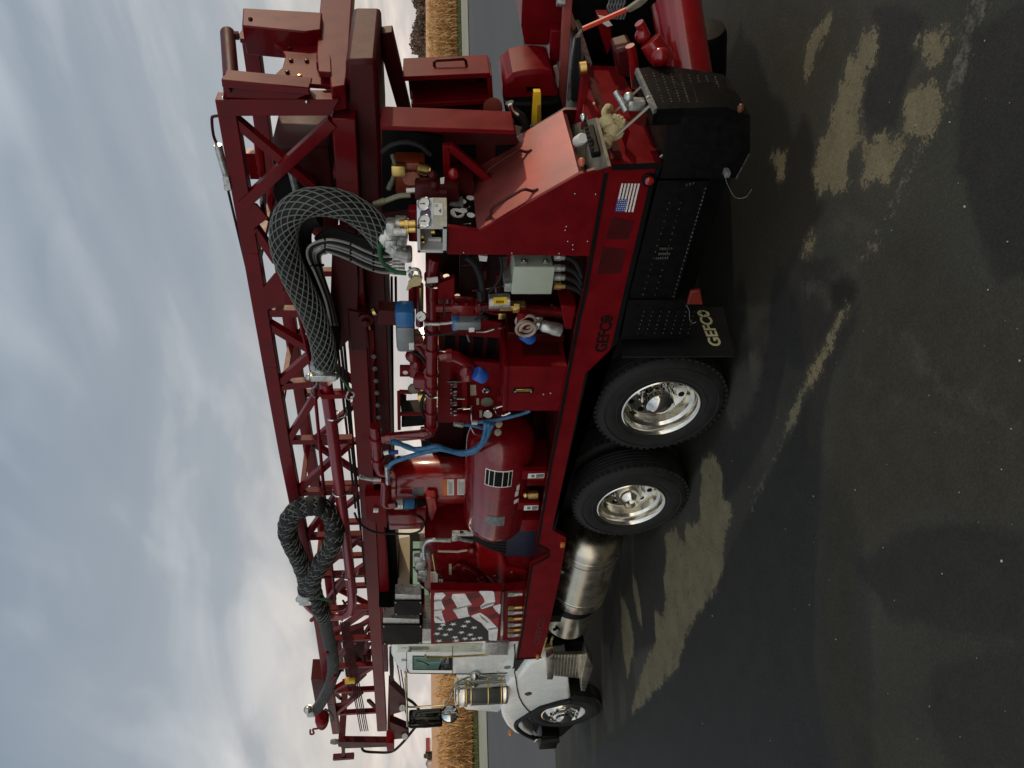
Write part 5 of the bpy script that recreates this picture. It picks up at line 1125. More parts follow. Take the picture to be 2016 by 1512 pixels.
part(MB().slab([(788, 790), (800, 792), (798, 812), (790, 812)], .9, .1), 'dark_pulley', BLACK); part(MB().slab([(796, 818), (838, 816), (838, 838), (790, 842)], .9, .2), 'dark_bracket', BLACK, None, .01); part(MB().slab([(828, 862), (848, 862), (850, 880), (830, 882)], .8, .15), 'dark_bracket', BLACK, None, .01)
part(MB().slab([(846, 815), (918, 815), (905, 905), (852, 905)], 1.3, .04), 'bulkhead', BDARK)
rp = random.Random(21)
for k in range(26):
    x = rp.uniform(872, 1095); y = rp.uniform(512, 660); yy = rp.uniform(.45, .68); ln = rp.uniform(20, 70)
    q = [(x, y), (x+rp.uniform(-6, 6), y+ln*.5), (x+rp.uniform(-14, 14), y+ln)] if k % 2 else [(x, y), (x+ln*.5, y+rp.uniform(-6, 6)), (x+ln, y+rp.uniform(-12, 12))]
    q = [(min(a, 1120), b_) for a, b_ in q]; m_ = (PRED, RUB, PRED, STEEL, DRED)[k % 5]; r_ = rp.choice((.008, .012, .018, .026))
    pc = part(MB().tube(L(q, yy), r_, 8, 4), 'small_pipe' if m_ != RUB else 'cable', m_)
    if k % 3 == 0: p = PY(q[1][0], q[1][1], yy-.01); part(MB().box(p-V((.03, .03, .03)), p+V((.03, .03, .03)), .008), 'pipe_fitting', (PRED, BRASS, STEEL)[k % 9//3], pc)
for q in ([(771, 545), (773, 760), (776, 1000)], [(779, 545), (780, 640)]): part(MB().tube(L(q, 1.5), .012, 6), 'wire_cable', RUB)
part(MB().tube(L([(806, 690), (826, 700), (838, 716), (846, 730)], .55), .014, 8, 4), 'cable', RUB); part(MB().tube(L([(842, 770), (832, 785), (830, 805), (836, 822)], .45), .016, 8, 4), 'cable', RUB)
# ---- red tool box with a sloping lid edge
tb = part(MB().slab([(1000, 722), (1117, 722), (1105, 809), (995, 809)], .08, .4), 'tool_box', RED, bev=.004)
part(MB().slab([(993, 722), (1001, 722), (997, 810), (990, 810)], .065, .42), 'box_lid', RED, tb, .003)
part(MB().slab([(1011, 764), (1051, 763), (1050, 773), (1010, 774)], .076, .008), 'latch_recess', BLACK, tb, .002)
part(MB().slab([(1016, 767), (1047, 766), (1047, 771), (1016, 772)], .068, .008), 'latch_paddle', BRASS, tb, .002)
for q in ((1014, 771), (1046, 771), (1070, 776), (1084, 774)): part(MB().ball(PY(*q, .074), .008), 'bolt', STEEL, tb)
part(MB().slab([(1030, 700), (1104, 700), (1096, 722), (1030, 722)], .2, .3), 'box_recess', DRED)
# ---- lubricator panel behind
pn = part(MB().slab([(862, 706), (1000, 716), (996, 832), (862, 832)], .55, .04), 'control_panel', RED, bev=.004)
for i, y in enumerate((752, 758, 768, 775, 788, 794, 806, 814)):
    part(MB().cyl(PY(886, y, .48), PY(900, y, .48), .022, 12), 'spool_valve', BRED if i % 2 else DRED, pn)
    part(MB().tube(L([(889, y-2), (886, y+2), (892, y+4), (900, y+3)], .44), .006, 6, 3), 'valve_lever', CHROME, pn)
for q in ((880, 751, 909, 751), (892, 784, 915, 784), (900, 806, 926, 804), (928, 800, 929, 842)): part(MB().tube(L([(q[0], q[1]), (q[2], q[3])], .42), .010, 8), 'steel_line', CHROME, pn)
part(MB().slab([(910, 745), (920, 745), (921, 805), (910, 806)], .46, .06), 'valve_bank', RED, pn, .006)
part(MB().slab([(892, 815), (925, 817), (926, 836), (896, 832)], .44, .08), 'valve_bank', RED, pn, .01)
part(MB().slab([(926, 758), (937, 758), (938, 778), (926, 779)], .54, .006), 'rating_plate', BEIGE, pn)
part(MB().lathe(PY(957, 768, .54), (0, -1, 0), [(.034, 0), (.034, .01), (.024, .012), (.024, .006), (.001, .006)], 20), 'indicator_ring', CHROME, pn)
part(MB().lathe(PY(959, 790, .54), (0, -1, 0), [(.055, 0), (.055, .012), (.05, .016), (.002, .02)], 24), 'oval_plate', OLIVE, pn)
part(MB().slab([(938, 785), (943, 785), (943, 797), (938, 797)], .53, .01), 'small_frame', BEIGE, pn); part(MB().slab([(944, 809), (949, 809), (949, 822), (944, 822)], .53, .01), 'small_frame', BEIGE, pn)
g = part(MB().lathe(PY(961, 814, .52), (.3, -.95, .1), [(.042, 0), (.042, .02), (.036, .024), (.036, .018), (.002, .018)], 24), 'pressure_gauge', CHROME, pn)
part(MB().lathe(PY(961, 814, .52)+V((.3, -.95, .1))*.0195, (.3, -.95, .1), [(.035, 0), (.001, .0005)], 20, False).bar(PY(961, 814, .495), PY(958, 809, .495), .004, .002), 'gauge_face', DECAL, pn)
for q in ([(974, 800), (978, 814), (984, 818), (996, 816), (1005, 812)], [(972, 805), (985, 800), (994, 798)], [(905, 830), (925, 838), (932, 850), (938, 858), (950, 858), (960, 850)]): part(MB().tube(L(q, .4), .009, 8, 4), 'steel_line', CHROME)
part(MB().cyl(PY(988, 772, .35), PY(996, 776, .35), .05).cyl(PY(980, 780, .4), PY(996, 780, .4), .04), 'lube_pot', RED)
# ---- pressure tanks
HY, HZ, HR = .44, 1.735, .315
xa, xb = -.66, -2.30
ht = MB().lathe((xa, HY, HZ), (-1, 0, 0), [(.02, -.0), (.12, .008), (.2, .03), (.26, .07), (.295, .12), (HR, .19), (HR, 1.30), (.30, 1.40), (.26, 1.47), (.18, 1.53), (.02, 1.56)], 64)
hto = part(ht, 'air_tank', TRED)
def hpatch(corners, m_, nm, par, dr=.003, cells=None):
    (x1, a1), (x2, a2) = [hcyl(*c, HY, HZ, HR) for c in corners]
    f = lambda s, t: V((x1+(x2-x1)*s, HY-math.cos(a1+(a2-a1)*t)*(HR+dr), HZ+math.sin(a1+(a2-a1)*t)*(HR+dr)))
    o = part(MB().patch(f, 4, 12), nm, m_, par)
    if cells:
        b = MB()
        for (s0, t0, s1, t1) in cells:
            g = lambda s, t: f(s0+(s1-s0)*s, t0+(t1-t0)*t)+V((0, -math.cos(a1)*.0, 0))
            def g2(s, t, s0=s0, t0=t0, s1=s1, t1=t1):
                aa = a1+(a2-a1)*(t0+(t1-t0)*t); xx = x1+(x2-x1)*(s0+(s1-s0)*s); return V((xx, HY-math.cos(aa)*(HR+dr*2), HZ+math.sin(aa)*(HR+dr*2)))
            b.patch(g2, 2, 5)
        part(b, 'label_print', DBLK, o)
hpatch(((954, 953), (1010, 925)), DECAL, 'data_label', hto, .003, [(.06, .03, .94, .14), (.06, .17, .94, .33), (.06, .36, .94, .63), (.06, .66, .94, .84), (.06, .87, .94, .97)])
hpatch(((956, 1032), (994, 1016)), DGRY, 'name_plate', hto)
hpatch(((1011, 992), (1021, 980)), DECAL, 'small_label', hto); hpatch(((1013, 978), (1021, 965)), DECAL, 'small_label', hto); hpatch(((1016, 966), (1023, 953)), DECAL, 'small_label', hto)
for q in ((982, 836), (980, 852)): part(MB().lathe(PY(*q, .3), (1, -.4, 0), [(.03, 0), (.03, .02), (.01, .025)], 14), 'tank_plug', BEIGE, hto)
for x in (-1.2, -1.95): part(MB().box((x-.1, HY-.2, 1.285), (x+.1, HY+.2, HZ-.24), .02), 'tank_saddle', RED, hto)
for (q, c) in (([(1030, 929), (1077, 928), (1071, 946), (1028, 944)], (1040, 1072)), ([(1022, 992), (1062, 991), (1060, 1004), (1020, 1003)], (1032, 1060))):
    br = part(MB().slab(q, .10, .06), 'pad_bracket', RED, None, .004)
    y0 = q[0][1]+4; b = part(MB().slab([(c[0], y0), (c[1], y0-1), (c[1]-1, y0+8), (c[0]-1, y0+9)], .096, .003), 'warning_label', DECAL, br)
    part(MB().slab([(c[0]+16, y0+1), (c[1]-1, y0), (c[1]-2, y0+7), (c[0]+15, y0+8)], .0945, .001).slab([(c[0]+6, y0+2), (c[0]+13, y0+2), (c[0]+12, y0+7), (c[0]+6, y0+7)], .0945, .001), 'label_print', DGRY, b)
p = PY(1046, 974, .14); part(MB().cyl(p+V((0, 0, -.06)), p+V((0, 0, .03)), .04, 10).ball(p+V((0, 0, .05)), .03), 'drain_cock', BRASS)
vx, vy, vr = -2.14, .98, .262
ztop = 2.80
vt = MB().lathe((vx, vy, ztop), (0, 0, -1), [(.02, -.05), (.14, -.04), (.21, -.02), (.235, .0), (.245, .03), (.262, .035), (.262, .075), (.25, .08), (.262, .1), (.262, .9), (.2, 1.4), (.2, 1.5)], 56)
vto = part(vt, 'receiver_tank', BRED)
def vpatch(c1, c2, m_, nm, dr=.003, rows=None):
    (z1, a1), (z2, a2) = vcyl(*c1, vx, vy, vr), vcyl(*c2, vx, vy, vr)
    def mk(r_, s0, s1, t0, t1): return lambda s, t: V((vx+math.cos(a1+(a2-a1)*(t0+(t1-t0)*t))*(vr+r_), vy+math.sin(a1+(a2-a1)*(t0+(t1-t0)*t))*(vr+r_), z1+(z2-z1)*(s0+(s1-s0)*s)))
    o = part(MB().patch(mk(dr, 0, 1, 0, 1), 3, 8), nm, m_, vto)
    for (mm, cells) in (rows or []):
        b = MB()
        for c_ in cells: b.patch(mk(dr*2, *c_), 2, 6)
        part(b, 'label_print', mm, o)
vpatch((872, 975), (919, 943), DECAL, 'warning_label', rows=[(ORNG, [(0, .18, 0, 1)]), (RDEC, [(.46, .6, 0, 1)]), (DGRY, [(.24, .27, .08, .9), (.3, .33, .08, .8), (.36, .39, .08, .85), (.66, .69, .08, .9), (.74, .77, .08, .8), (.82, .85, .08, .85), (.9, .93, .08, .6)])])
vpatch((812, 976), (834, 960), DGRY, 'name_plate')
part(MB().tube(L([(872, 942), (915, 942)], vy-vr*.96), .006, 6), 'label_edge', BRED, vto)
# plumbing beside the receiver
part(MB().tube(L([(735, 1004), (745, 1004)], .6), .03, 8), 'air_line', STEEL); part(MB().tube(L([(708, 938), (715, 940), (732, 943), (750, 944)], .45), .022, 10, 4), 'air_line', STEEL)
part(MB().tube(L([(735, 945), (756, 946), (757, 975), (758, 992), (770, 994), (780, 992)], .5), .04, 14, 3), 'air_pipe', PRED)
part(MB().slab([(718, 978), (760, 976), (762, 1040), (722, 1022)], .62, .08), 'pipe_bracket', RED, None, .006)
part(MB().cyl(PY(776, 992, .6), PY(794, 992, .6), .06, 8), 'hose_end', STEEL); part(MB().cyl(PY(794, 992, .6), PY(814, 991, .62), .055), 'blue_air_hose', BHOSE); part(MB().cyl(PY(814, 991, .62), PY(842, 991, .7), .05), 'dark_hose', RUB)
part(MB().slab([(838, 980), (858, 980), (862, 1000), (854, 1024), (848, 1028), (840, 1000)], .62, .1), 'safety_valve', BRED, None, .015)
part(MB().box(PY(796, 1020, .6)-V((.14, .05, .2)), PY(796, 1020, .6)+V((.12, .14, .16)), .02).cyl(PY(820, 1010, .6), PY(838, 1010, .6), .1), 'air_dryer', PRED)
part(MB().tube(L([(812, 1014), (822, 1016), (834, 1026), (830, 1042), (815, 1050), (790, 1051), (740, 1048), (710, 1032), (698, 1010)], .5), .012, 8, 6), 'air_line', RUB)
part(MB().slab([(842, 1012), (905, 1010), (905, 1026), (880, 1036), (845, 1040)], 1.25, .3), 'pale_housing', BEIGE, None, .006)
part(MB().slab([(840, 1046), (905, 1040), (905, 1052), (840, 1058)], .9, .1), 'cross_pipe', RED)
b = MB().slab([(864, 1016), (905, 996), (905, 1004), (866, 1022)], 1.2, .02); part(b, 'blue_strap', BHOSE)
# blue air hoses
for q, r_ in (([(772, 868), (785, 872), (800, 880), (815, 884), (840, 882), (860, 878), (880, 885), (900, 890), (925, 888), (945, 878), (958, 862), (965, 845), (970, 835)], .020),
              ([(766, 920), (772, 912), (790, 904), (815, 896), (840, 890), (870, 884), (890, 888), (915, 892), (938, 886), (955, 868), (962, 850), (962, 832)], .020),
              ([(768, 870), (800, 878), (830, 890), (860, 884), (885, 888), (910, 894), (932, 890), (948, 874), (955, 850), (956, 830)], .020),
              ([(900, 836), (930, 838), (952, 844), (962, 852)], .014), ([(930, 832), (970, 828), (1000, 822), (1030, 814), (1044, 808)], .016)):
    part(MB().tube(L(q, .22 if q[0][0] < 800 else .3), r_, 10, 5), 'air_hose', BHOSE)
for q in ((756, 892, 766, 890), (893, 834, 912, 837), (928, 832, 940, 832), (762, 918, 764, 952)): part(MB().cyl(PY(q[0], q[1], .25), PY(q[2], q[3], .25), .022, 8), 'hose_end', STEEL)
part(MB().cyl(PY(766, 891, .3), PY(784, 890, .3), .02), 'hose_sleeve', FBLU)
# ---- navy tarp sleeve and black hoses fanning into it
nv = MB().slab([(986, 1045), (1000, 1020), (1052, 985), (1062, 990), (1060, 1072), (1080, 1090), (1070, 1097), (992, 1096)], .44, .3, .02); part(nv, 'navy_cover', NAVY)
for k in range(9):
    part(MB().tube(L([(905+k*1, 1048+k*1.5), (935, 1050+k*1.6), (965, 1046+k*4), (995, 1040+k*6)], .3+.01*k), .018, 8, 4), 'black_hose', RUB)
part(MB().tube(L([(888, 1064), (850, 1063), (838, 1068), (834, 1080), (836, 1100)], .35), .022, 10, 4), 'steel_elbow', STEEL)
part(MB().cyl(PY(890, 1050, .3), PY(932, 1050, .3), .03, 8).cyl(PY(890, 1058, .3), PY(930, 1066, .3), .02, 8).box(PY(896, 1055, .3)-V((.06, .03, .03)), PY(896, 1055, .3)+V((.06, .03, .03)), .01), 'hose_manifold', STEEL)
mf = MB()
for q in ((826, 1098), (828, 1112), (834, 1124), (830, 1106), (838, 1090), (832, 1136)): mf.box(PY(*q, .45)-V((.07, .03, .05)), PY(*q, .45)+V((.05, .04, .06)), .02)
part(mf, 'valve_manifold', STEEL)
part(MB().tube(L([(852, 1091), (855, 1110), (858, 1124), (866, 1130)], .3), .012, 8, 4), 'steel_line', BRASS); part(MB().tube(L([(862, 1085), (900, 1086), (920, 1083)], .35), .012, 8), 'steel_line', BEIGE)
part(MB().slab([(884, 1113), (889, 1113), (889, 1132), (884, 1132)], .38, .02), 'beige_tag', BEIGE)
# ---- pump enclosure and flag panel behind the cab
part(MB().slab([(836, 1064), (1042, 1058), (1060, 1072), (1045, 1110), (1042, 1166), (846, 1168), (826, 1150)], .48, .7), 'pump_housing', TRED, None, .01)
part(MB().slab([(935, 1060), (985, 1076), (1000, 1120), (1040, 1128), (1044, 1166), (985, 1166), (940, 1120)], .42, .08), 'pump_cover', BRED, None, .03)
for q in ((948, 1140, .05), (915, 1120, .035), (975, 1136, .04), (930, 1085, .05), (1008, 1128, .035)): part(MB().ball(PY(q[0], q[1], .42), q[2], (1.2, .6, 1)), 'pump_boss', PRED)
part(MB().tube(L([(892, 1120), (905, 1112), (930, 1122), (948, 1140)], .42), .02, 8, 5), 'pump_pipe', PRED)
for k, (a, b_) in enumerate((((848, 1126), (862, 1166)), ((864, 1141), (872, 1166)), ((873, 1152), (898, 1166)))):
    d = part(MB().slab([a, (b_[0], a[1]), b_, (a[0], b_[1])], .46, .006), 'warning_label', DECAL)
    part(MB().slab([(a[0]+1, a[1]+2), (a[0]+4, a[1]+2), (a[0]+4, b_[1]-(14 if k == 0 else 2)), (a[0]+1, b_[1]-(14 if k == 0 else 2))], .458, .001), 'label_band', ORNG if k == 0 else RDEC, d)
    part(MB().slab([(a[0]+6, a[1]+3), (a[0]+7, a[1]+3), (a[0]+7, b_[1]-4), (a[0]+6, b_[1]-4)], .458, .001), 'label_print', DGRY, d)
FY = .12
fp = part(MB().slab(zL([(1185, 122), (1187, 543), (1730, 512), (1745, 125)]), FY, .10), 'flag_panel', RED, bev=.006)
red_cloth = mat('flag_red', (.27, .014, .014), .55, var=.3, vs=5); cloth = mat('flag_white', (.80, .78, .75), .55, var=.14, vs=7); blk = mat('flag_black', (.012, .013, .013), .5)
part(MB().slab(zL([(1210, 132), (1210, 525), (1705, 512), (1733, 130)]), FY-.004, .003), 'flag_red_field', red_cloth, fp)
Wt = [[(1215, 140), (1290, 140), (1300, 165), (1275, 190), (1212, 205)], [(1212, 215), (1270, 225), (1290, 262), (1250, 268), (1212, 270)], [(1210, 280), (1265, 280), (1280, 320), (1300, 375), (1210, 375)],
      [(1350, 185), (1400, 140), (1450, 140), (1480, 200), (1500, 235), (1450, 255), (1390, 265), (1370, 225)], [(1560, 130), (1685, 128), (1690, 215), (1640, 230), (1580, 262), (1570, 240), (1600, 215), (1585, 170)],
      [(1360, 270), (1470, 255), (1480, 310), (1490, 325), (1400, 345), (1385, 320)], [(1680, 245), (1732, 228), (1730, 305), (1700, 290)], [(1500, 320), (1570, 295), (1640, 350), (1710, 430), (1703, 510), (1640, 510), (1640, 440), (1590, 390), (1530, 345)]]
def soft(P):
    n = len(P); return [(sum(c)) for c in []] or spline2(P)
def spline2(P):
    n = len(P); out = []
    for i in range(n):
        a, b_ = P[i], P[(i+1) % n]; out.append((a[0]*.9+b_[0]*.1, a[1]*.9+b_[1]*.1)); out.append((a[0]*.1+b_[0]*.9, a[1]*.1+b_[1]*.9))
    return out
zP = zm(580, 940, 3.9375)
Wt = [[(1082, 900), (1150, 893), (1172, 915), (1142, 945), (1140, 965), (1165, 1020), (1138, 1034), (1150, 1075), (1168, 1130), (1082, 1130)],
      [(1225, 905), (1320, 900), (1345, 945), (1378, 990), (1335, 1003), (1348, 1060), (1362, 1076), (1270, 1096), (1250, 1060), (1225, 1025), (1262, 1010), (1240, 970), (1216, 935)],
      [(1425, 882), (1545, 882), (1555, 960), (1540, 992), (1450, 1022), (1438, 1000), (1475, 965), (1460, 925)], [(1536, 1000), (1599, 980), (1592, 1062), (1560, 1035)],
      [(1365, 1075), (1440, 1048), (1500, 1090), (1577, 1170), (1567, 1266), (1505, 1262), (1500, 1200), (1450, 1130), (1400, 1100)]]
for w_ in Wt: part(MB().slab(zP(spline2(w_)), FY-.007, .003), 'flag_stripe', cloth, fp)
fold = mat('flag_fold_grey', (.30, .29, .29), .55, var=.2)
for w_ in ([(1082, 950), (1120, 945), (1142, 950), (1140, 960), (1110, 960), (1082, 968)], [(1082, 1026), (1120, 1024), (1150, 1018), (1140, 1030), (1082, 1036)], [(1225, 1020), (1280, 1006), (1376, 984), (1370, 996), (1300, 1012), (1228, 1030)], [(1445, 1000), (1500, 975), (1553, 965), (1545, 980), (1490, 995), (1448, 1014)],
           [(1502, 1172), (1575, 1160), (1577, 1172), (1503, 1184)], [(1430, 1060), (1470, 1090), (1510, 1130), (1490, 1125), (1450, 1095)], [(1082, 1080), (1110, 1076), (1150, 1110), (1140, 1116), (1100, 1092)]):
    part(MB().slab(zP(w_), FY-.0085, .0015), 'flag_fold', fold, fp)
dfold = mat('flag_dark_red', (.10, .006, .007), .55, var=.2)
for w_ in ([(1150, 960), (1220, 935), (1240, 975), (1200, 985), (1160, 1000)], [(1330, 905), (1420, 890), (1440, 930), (1390, 940), (1350, 950)], [(1350, 1010), (1440, 1005), (1430, 1025), (1360, 1050)], [(1500, 1080), (1560, 1050), (1585, 1080), (1540, 1100)]):
    part(MB().slab(zP(spline2(w_)), FY-.0055, .0015), 'flag_fold', dfold, fp)
part(MB().slab(zL([(1211, 375), (1300, 378), (1385, 350), (1490, 325), (1590, 390), (1637, 440), (1640, 511), (1212, 523)]), FY-.008, .004), 'flag_field', blk, fp)
for q in ((1250, 516), (1375, 488), (1300, 468), (1235, 460), (1335, 427), (1258, 420), (1360, 385), (1280, 390), (1445, 400), (1475, 365), (1525, 412), (1425, 450), (1495, 467), (1455, 498), (1570, 493), (1385, 514), (1520, 500)):
    p = PY(*zL([q])[0], FY-.0095); b = MB().prism(starpts(p, (1, 0, 0), (0, 0, 1), .044, .2), (0, -.001, 0)); part(b, 'flag_star', cloth, fp)
for k, y in enumerate((1170, 1196, 1206, 1218, 1230, 1240, 1250)):
    p = PY(1004, y, .12); b = MB().cyl(PY(1000, y, .10), PY(1012, y, .10), .028, 8).cyl(PY(1012, y, .10), PY(1028, y-1, .10), .022, 12)
    part(b, 'quick_coupler', BRASS if k % 2 else STEEL)
part(MB().slab([(995, 1164), (1036, 1160), (1024, 1262), (990, 1264)], .2, .1), 'coupler_plate', RED)
# black cooler boxes over the flag panel
for P_, Sv in (([(775, 1183), (832, 1183), (832, 1211), (776, 1212)], [(778, 1171), (829, 1171), (830, 1183), (778, 1183)]), ([(752, 1230), (832, 1230), (831, 1268), (754, 1270)], [(754, 1217), (826, 1219), (826, 1230), (754, 1230)])):
    bo = part(MB().slab(P_, .22, .16), 'cooler_box', BLACK, None, .006)
    part(MB().slab(Sv, .235, .13), 'box_side', STEEL, bo, .004)
    for q in (P_[0], P_[1], P_[2], P_[3]): part(MB().ball(PY(q[0]+(4 if q[0] < 800 else -4), q[1]+(3 if q in P_[:2] else -3), .218), .01), 'bolt', STEEL, bo)
part(MB().slab([(832, 1218), (848, 1218), (848, 1268), (832, 1268)], .3, .3), 'box_stand', DGRY)
part(MB().slab([(832, 1238), (848, 1238), (848, 1262), (834, 1262)], .22, .08), 'stand_plate', STEEL)
part(MB().slab([(826, 1190), (836, 1190), (836, 1204), (826, 1204)], .3, .2), 'red_bracket', RED)
# ---- rear working end: rotary gear, catwalk, tubes
part(MB().slab([(739, 67), (772, 63), (810, 228), (786, 229)], 1.5, .12), 'sloping_strut', DRED, None, .006)
oc = part(MB().slab([(793, 134), (966, 126), (970, 186), (808, 196), (803, 150), (796, 140)], 1.60, .02), 'tray_back', DRED)
for a, b_ in (((794, 137), (962, 130)), ((961, 130), (964, 181)), ((810, 190), (964, 181))): part(MB().bar(PY(*a, 1.5), PY(*b_, 1.5), .035, .3, (0, 1, 0)), 'tray_edge', RED, oc, .004)
part(MB().slab([(810, 193), (955, 186), (960, 232), (815, 234)], 1.45, .3), 'tray_lower_panel', DRED, oc, .004)
part(MB().tube(L([(855, 138), (855, 122), (860, 119), (912, 116), (917, 120), (919, 133)], 1.5), .011, 8), 'tray_handle', DRED, oc)
part(MB().slab([(940, 155), (952, 155), (952, 160), (940, 160)], 1.6, .02), 'latch_tab', RED, oc)
part(MB().lathe(PY(970, 210, 1.3), (0, -1, 0), [(.07, 0), (.07, .03), (.03, .04)], 16), 'pin_boss', mat('brown_red_paint', (.25, .05, .03), .45))
hd = part(MB().slab([(990, 162), (1003, 155), (1010, 146), (1030, 141), (1060, 138), (1090, 142), (1093, 175), (1102, 186), (1098, 200), (1000, 206), (990, 190)], 1.35, .45), 'rotary_head', RED, None, .03)
for q in ((1045, 136), (1052, 135)): part(MB().cyl(PY(q[0], q[1]+5, 1.4), PY(q[0], q[1]-1, 1.4), .02, 10), 'bolt', CHROME, hd)
part(MB().slab([(1036, 172), (1062, 172), (1062, 180), (1036, 180)], 1.34, .02), 'head_slot', BLACK, hd)
part(MB().slab([(992, 205), (1105, 200), (1115, 235), (1060, 260), (1000, 245)], 1.25, .4), 'dark_gearbox', BLACK, None, .02)
part(MB().tube(L([(1003, 202), (1008, 215), (1018, 224), (1028, 232), (1036, 250), (1030, 262)], .95), .03, 10, 5), 'black_elbow', RUB); part(MB().tube(L([(1004, 205), (1009, 217), (1020, 226)], .92), .016, 8, 4), 'steel_line', CHROME)
part(MB().slab([(1032, 262), (1052, 256), (1070, 252), (1075, 262), (1040, 290), (1030, 285)], .95, .1), 'sling_bundle', GREEN, None, .02)
part(MB().ball(PY(1052, 262, .9), .07, (1, .7, .6)), 'sling_boot', RUB)
# red open bin, long sloping beam, rails and belly plate
bn = part(MB().slab([(1033, 88), (1026, 50), (1030, -40), (1106, -40), (1108, 60), (1110, 90)], 1.9, .5), 'rear_bin', RED, None, .006)
part(MB().slab([(1084, 60), (1112, 60), (1112, 122), (1086, 122), (1082, 110)], 1.75, .2), 'rear_bin_pocket', RED, bn, .01)
part(MB().bar(PY(1119, -30, 1.6), PY(1105, 210, 1.6), .06, .08), 'long_beam', mat('dusty_red_paint', (.30, .06, .05), .5), None, .006)
part(MB().bar(PY(1093, 130, 1.6), PY(1106, 180, 1.6), .03, .03), 'thin_strut', mat('pale_strut', (.45, .3, .28), .5))
part(MB().slab([(1132, 80), (1146, 62), (1166, 126), (1158, 140), (1150, 100), (1142, 185), (1118, 200), (1126, 110)], 1.3, .05), 'guide_rail', STEEL)
part(MB().slab([(1134, 75), (1143, 72), (1146, 140), (1140, 200), (1126, 200), (1126, 150)], 1.22, .05), 'rail_slot', RUB)
part(MB().slab([(1085, -40), (1290, -40), (1296, 60), (1215, 150), (1190, 140), (1170, 120), (1148, 55), (1130, 20)], 1.75, .4), 'belly_plate', BLACK, None, .01)
part(MB().slab([(1176, 30), (1200, 30), (1206, 80), (1196, 110), (1180, 60)], 1.4, .1), 'red_guard', RED, None, .006)
part(MB().slab([(1178, 31), (1192, 33), (1206, 50), (1196, 53), (1186, 46)], 1.35, .01), 'paper_label', DECAL)
ml = MB()
for k in range(6): ml.tube(L([(1198+k*6, -10), (1200+k*6, 4), (1196+k*6, 14), (1201+k*6, 26), (1197+k*6, 38)], 1.45), .008, 6, 4)
part(ml, 'mesh_grate', DGRY)
part(MB().bar(PY(1147, 57, 1.05), PY(1240, 16, 1.05), .025, .025), 'red_rod', mat('coral_rod', (.60, .06, .03), .4), None, .003)
part(MB().slab([(1232, 20), (1262, -2), (1276, 2), (1262, 14), (1240, 26)], 1.0, .04), 'rod_clamp', OLIVE, None, .006)
part(MB().cyl(PY(1112, 5, 1.5), PY(1096, 4, 1.5), .03, 10), 'steel_pin', STEEL)
# red spool tube with an open mouth, and black roller under it
a_ = PY(1350, 128, .78); b_ = PX(1330, 2, a_.x+.30); ax = (b_-a_)
ln = ax.length
part(MB().lathe(a_, ax, [(.155, -.25), (.155, ln), (.148, ln+.004), (.138, ln), (.138, .02)], 48, False), 'spool_tube', BRED)
part(MB().ball(PY(1300, 112, .55), .06).ball(PY(1265, 70, .75), .05).tube(L([(1258, 45), (1266, 60), (1270, 80), (1280, 110), (1300, 128)], .75), .03, 10, 4).tube(L([(1240, 90), (1245, 110), (1250, 150), (1252, 170)], .7), .03, 10, 4).cyl(PY(1280, 80, .65), PY(1310, 125, .6), .07), 'brake_linkage', BRED)
part(MB().slab([(1210, 100), (1245, 90), (1262, 140), (1258, 160), (1218, 150)], .85, .2), 'brake_cover', DRED, None, .02)
c_ = PX(1388, 128, 2.30); d_ = PX(1388, 58, 2.55)
part(MB().lathe(c_, d_-c_, [(.10, -.2), (.14, -.1), (.142, .0), (.142, (d_-c_).length-.05), (.125, (d_-c_).length), (.05, (d_-c_).length+.01)], 40), 'rear_roller', BLACK)
# red deck end and floor behind the console
part(MB().slabx([(1192, 326), (1303, 322), (1303, 240), (1262, 205), (1215, 130), (1155, 128), (1145, 240), (1170, 250)], 2.17, .05), 'deck_end_plate', RED, None, .004)
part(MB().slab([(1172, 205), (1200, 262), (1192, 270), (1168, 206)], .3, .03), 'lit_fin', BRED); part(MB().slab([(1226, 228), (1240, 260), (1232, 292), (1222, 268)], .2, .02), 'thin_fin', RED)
part(MB().bar(PY(1154, 130, .9), PY(1140, 245, .75), .05, .06), 'end_flange', RED, None, .005)
part(MB().cyl(PY(1141, 136, .85), PY(1155, 134, .85), .045, 18), 'clevis_pin', BRASS)
part(MB().bar(PY(1300, 310, .03), PY(1316, 297, .03), .012, .012), 'bright_rod', CHROME)
zf = PY(1170, 325, .06).z
fo = MB().prism([PZ(1143, 345, zf), PZ(1197, 327, zf), PZ(1172, 232, zf), PZ(1119, 247, zf)], (0, 0, -.02)); part(fo, 'console_shelf', OLIVE, None, .003)
# ------------------------------------------------------------------ loose things left on the rig
def onshelf(x, y, h=0): return PZ(x, y, zf+h)
g = empty('spray_bottle', onshelf(1136, 285)); tag(g, 'small white spray bottle with a blue cap on the console shelf', 'bottle')
a_ = onshelf(1128, 285, .06); d_ = onshelf(1148, 272, .03)
part(MB().lathe(d_, a_-d_, [(.03, 0), (.036, .02), (.036, .09), (.025, .115)], 18), 'bottle_body', DECAL, g); part(MB().lathe(a_, a_-d_, [(.034, 0), (.036, .01), (.036, .06), (.03, .068)], 18), 'bottle_cap', BLUE, g)
g = empty('chain_wrench', onshelf(1165, 270)); tag(g, 'black chain wrench with a ribbed handle lying on the console shelf', 'wrench')
part(MB().bar(onshelf(1160, 250, .05), onshelf(1174, 306, .04), .055, .04), 'handle', BLACK, g, .01); b = MB()
for k in range(8): b.ball(onshelf(1151+k*2, 238+k*8, .09), .017, (1, 1, .8), 1)
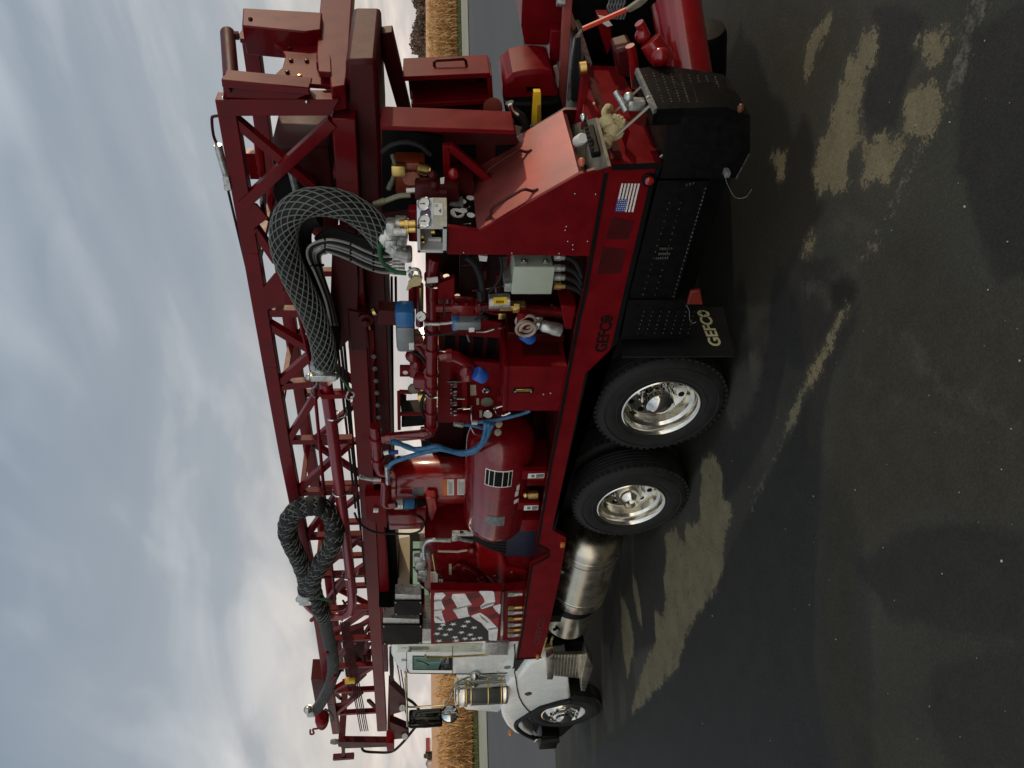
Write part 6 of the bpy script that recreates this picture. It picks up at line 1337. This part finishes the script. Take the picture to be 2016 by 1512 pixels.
part(b, 'chain', RUB, g); part(MB().ball(onshelf(1149, 231, .1), .024), 'chain_end', CHROME, g)
g = empty('control_lever', onshelf(1146, 322)); tag(g, 'short control lever with a coral knob at the near edge of the console shelf', 'lever')
part(MB().tube([onshelf(1150, 325), onshelf(1147, 321, .08)], .012, 8), 'stem', CHROME, g); part(MB().ball(onshelf(1145, 319, .09), .028, (1, 1, .8)), 'knob', mat('coral_knob', (.5, .12, .06), .4), g)
# glove pair: crumpled leather, four fingers and a thumb hanging over the rail
def glove(loc, rot, sc, label, m):
    g = MB(); M = Matrix.Translation(loc) @ rot.to_matrix().to_4x4() @ Matrix.Scale(sc, 4)
    g.tube([M @ V(p) for p in ((0, 0, -.1), (0, .004, -.05), (0, .0, 0), (0, 0, .05))], [.043, .036, .05, .046], 14, 4)
    for k in range(4): g.tube([M @ V(p) for p in ((-.036+k*.024, 0, .035), (-.038+k*.026, -.015, .08), (-.036+k*.026, -.045, .105+.012*(k in (1, 2))), (-.036+k*.025, -.068, .095))], [.016, .0165, .015, .012], 9, 4)
    g.tube([M @ V(p) for p in ((.04, 0, -.02), (.066, -.012, .01), (.074, -.03, .04))], [.018, .0165, .012], 9, 4)
    for v in g.bm.verts: v.co += v.normal*noise.noise(v.co*45)*.006
    o = part(g, 'work_glove', m, False) if False else g.build('work_glove', m); return tag(o, label, 'glove')
from mathutils import Euler
gl1 = PY(1196, 244, .18); gl2 = PY(1204, 262, .14)
glove(gl1, Euler((1.2, .5, 2.3)), .8, 'upper tan leather work glove with its fingers curled over the step rail', TAN)
glove(gl2, Euler((.4, 2.2, 1.2)), .78, 'lower tan leather work glove hanging against the red plate', TAN)
lv_ = empty('yellow_level', PY(1056, 250, 1.15)); tag(lv_, 'bright yellow bar tool standing upright beside the rotary gear', 'tool')
part(MB().slab([(1051, 181), (1065, 181), (1066, 246), (1047, 250)], 1.1, .05), 'bar', YEL, lv_, .004); part(MB().slab([(1058, 207), (1065, 207), (1066, 247), (1057, 247)], 1.09, .012), 'grip', mat('ochre_grip', (.35, .19, .02), .5), lv_, .003)
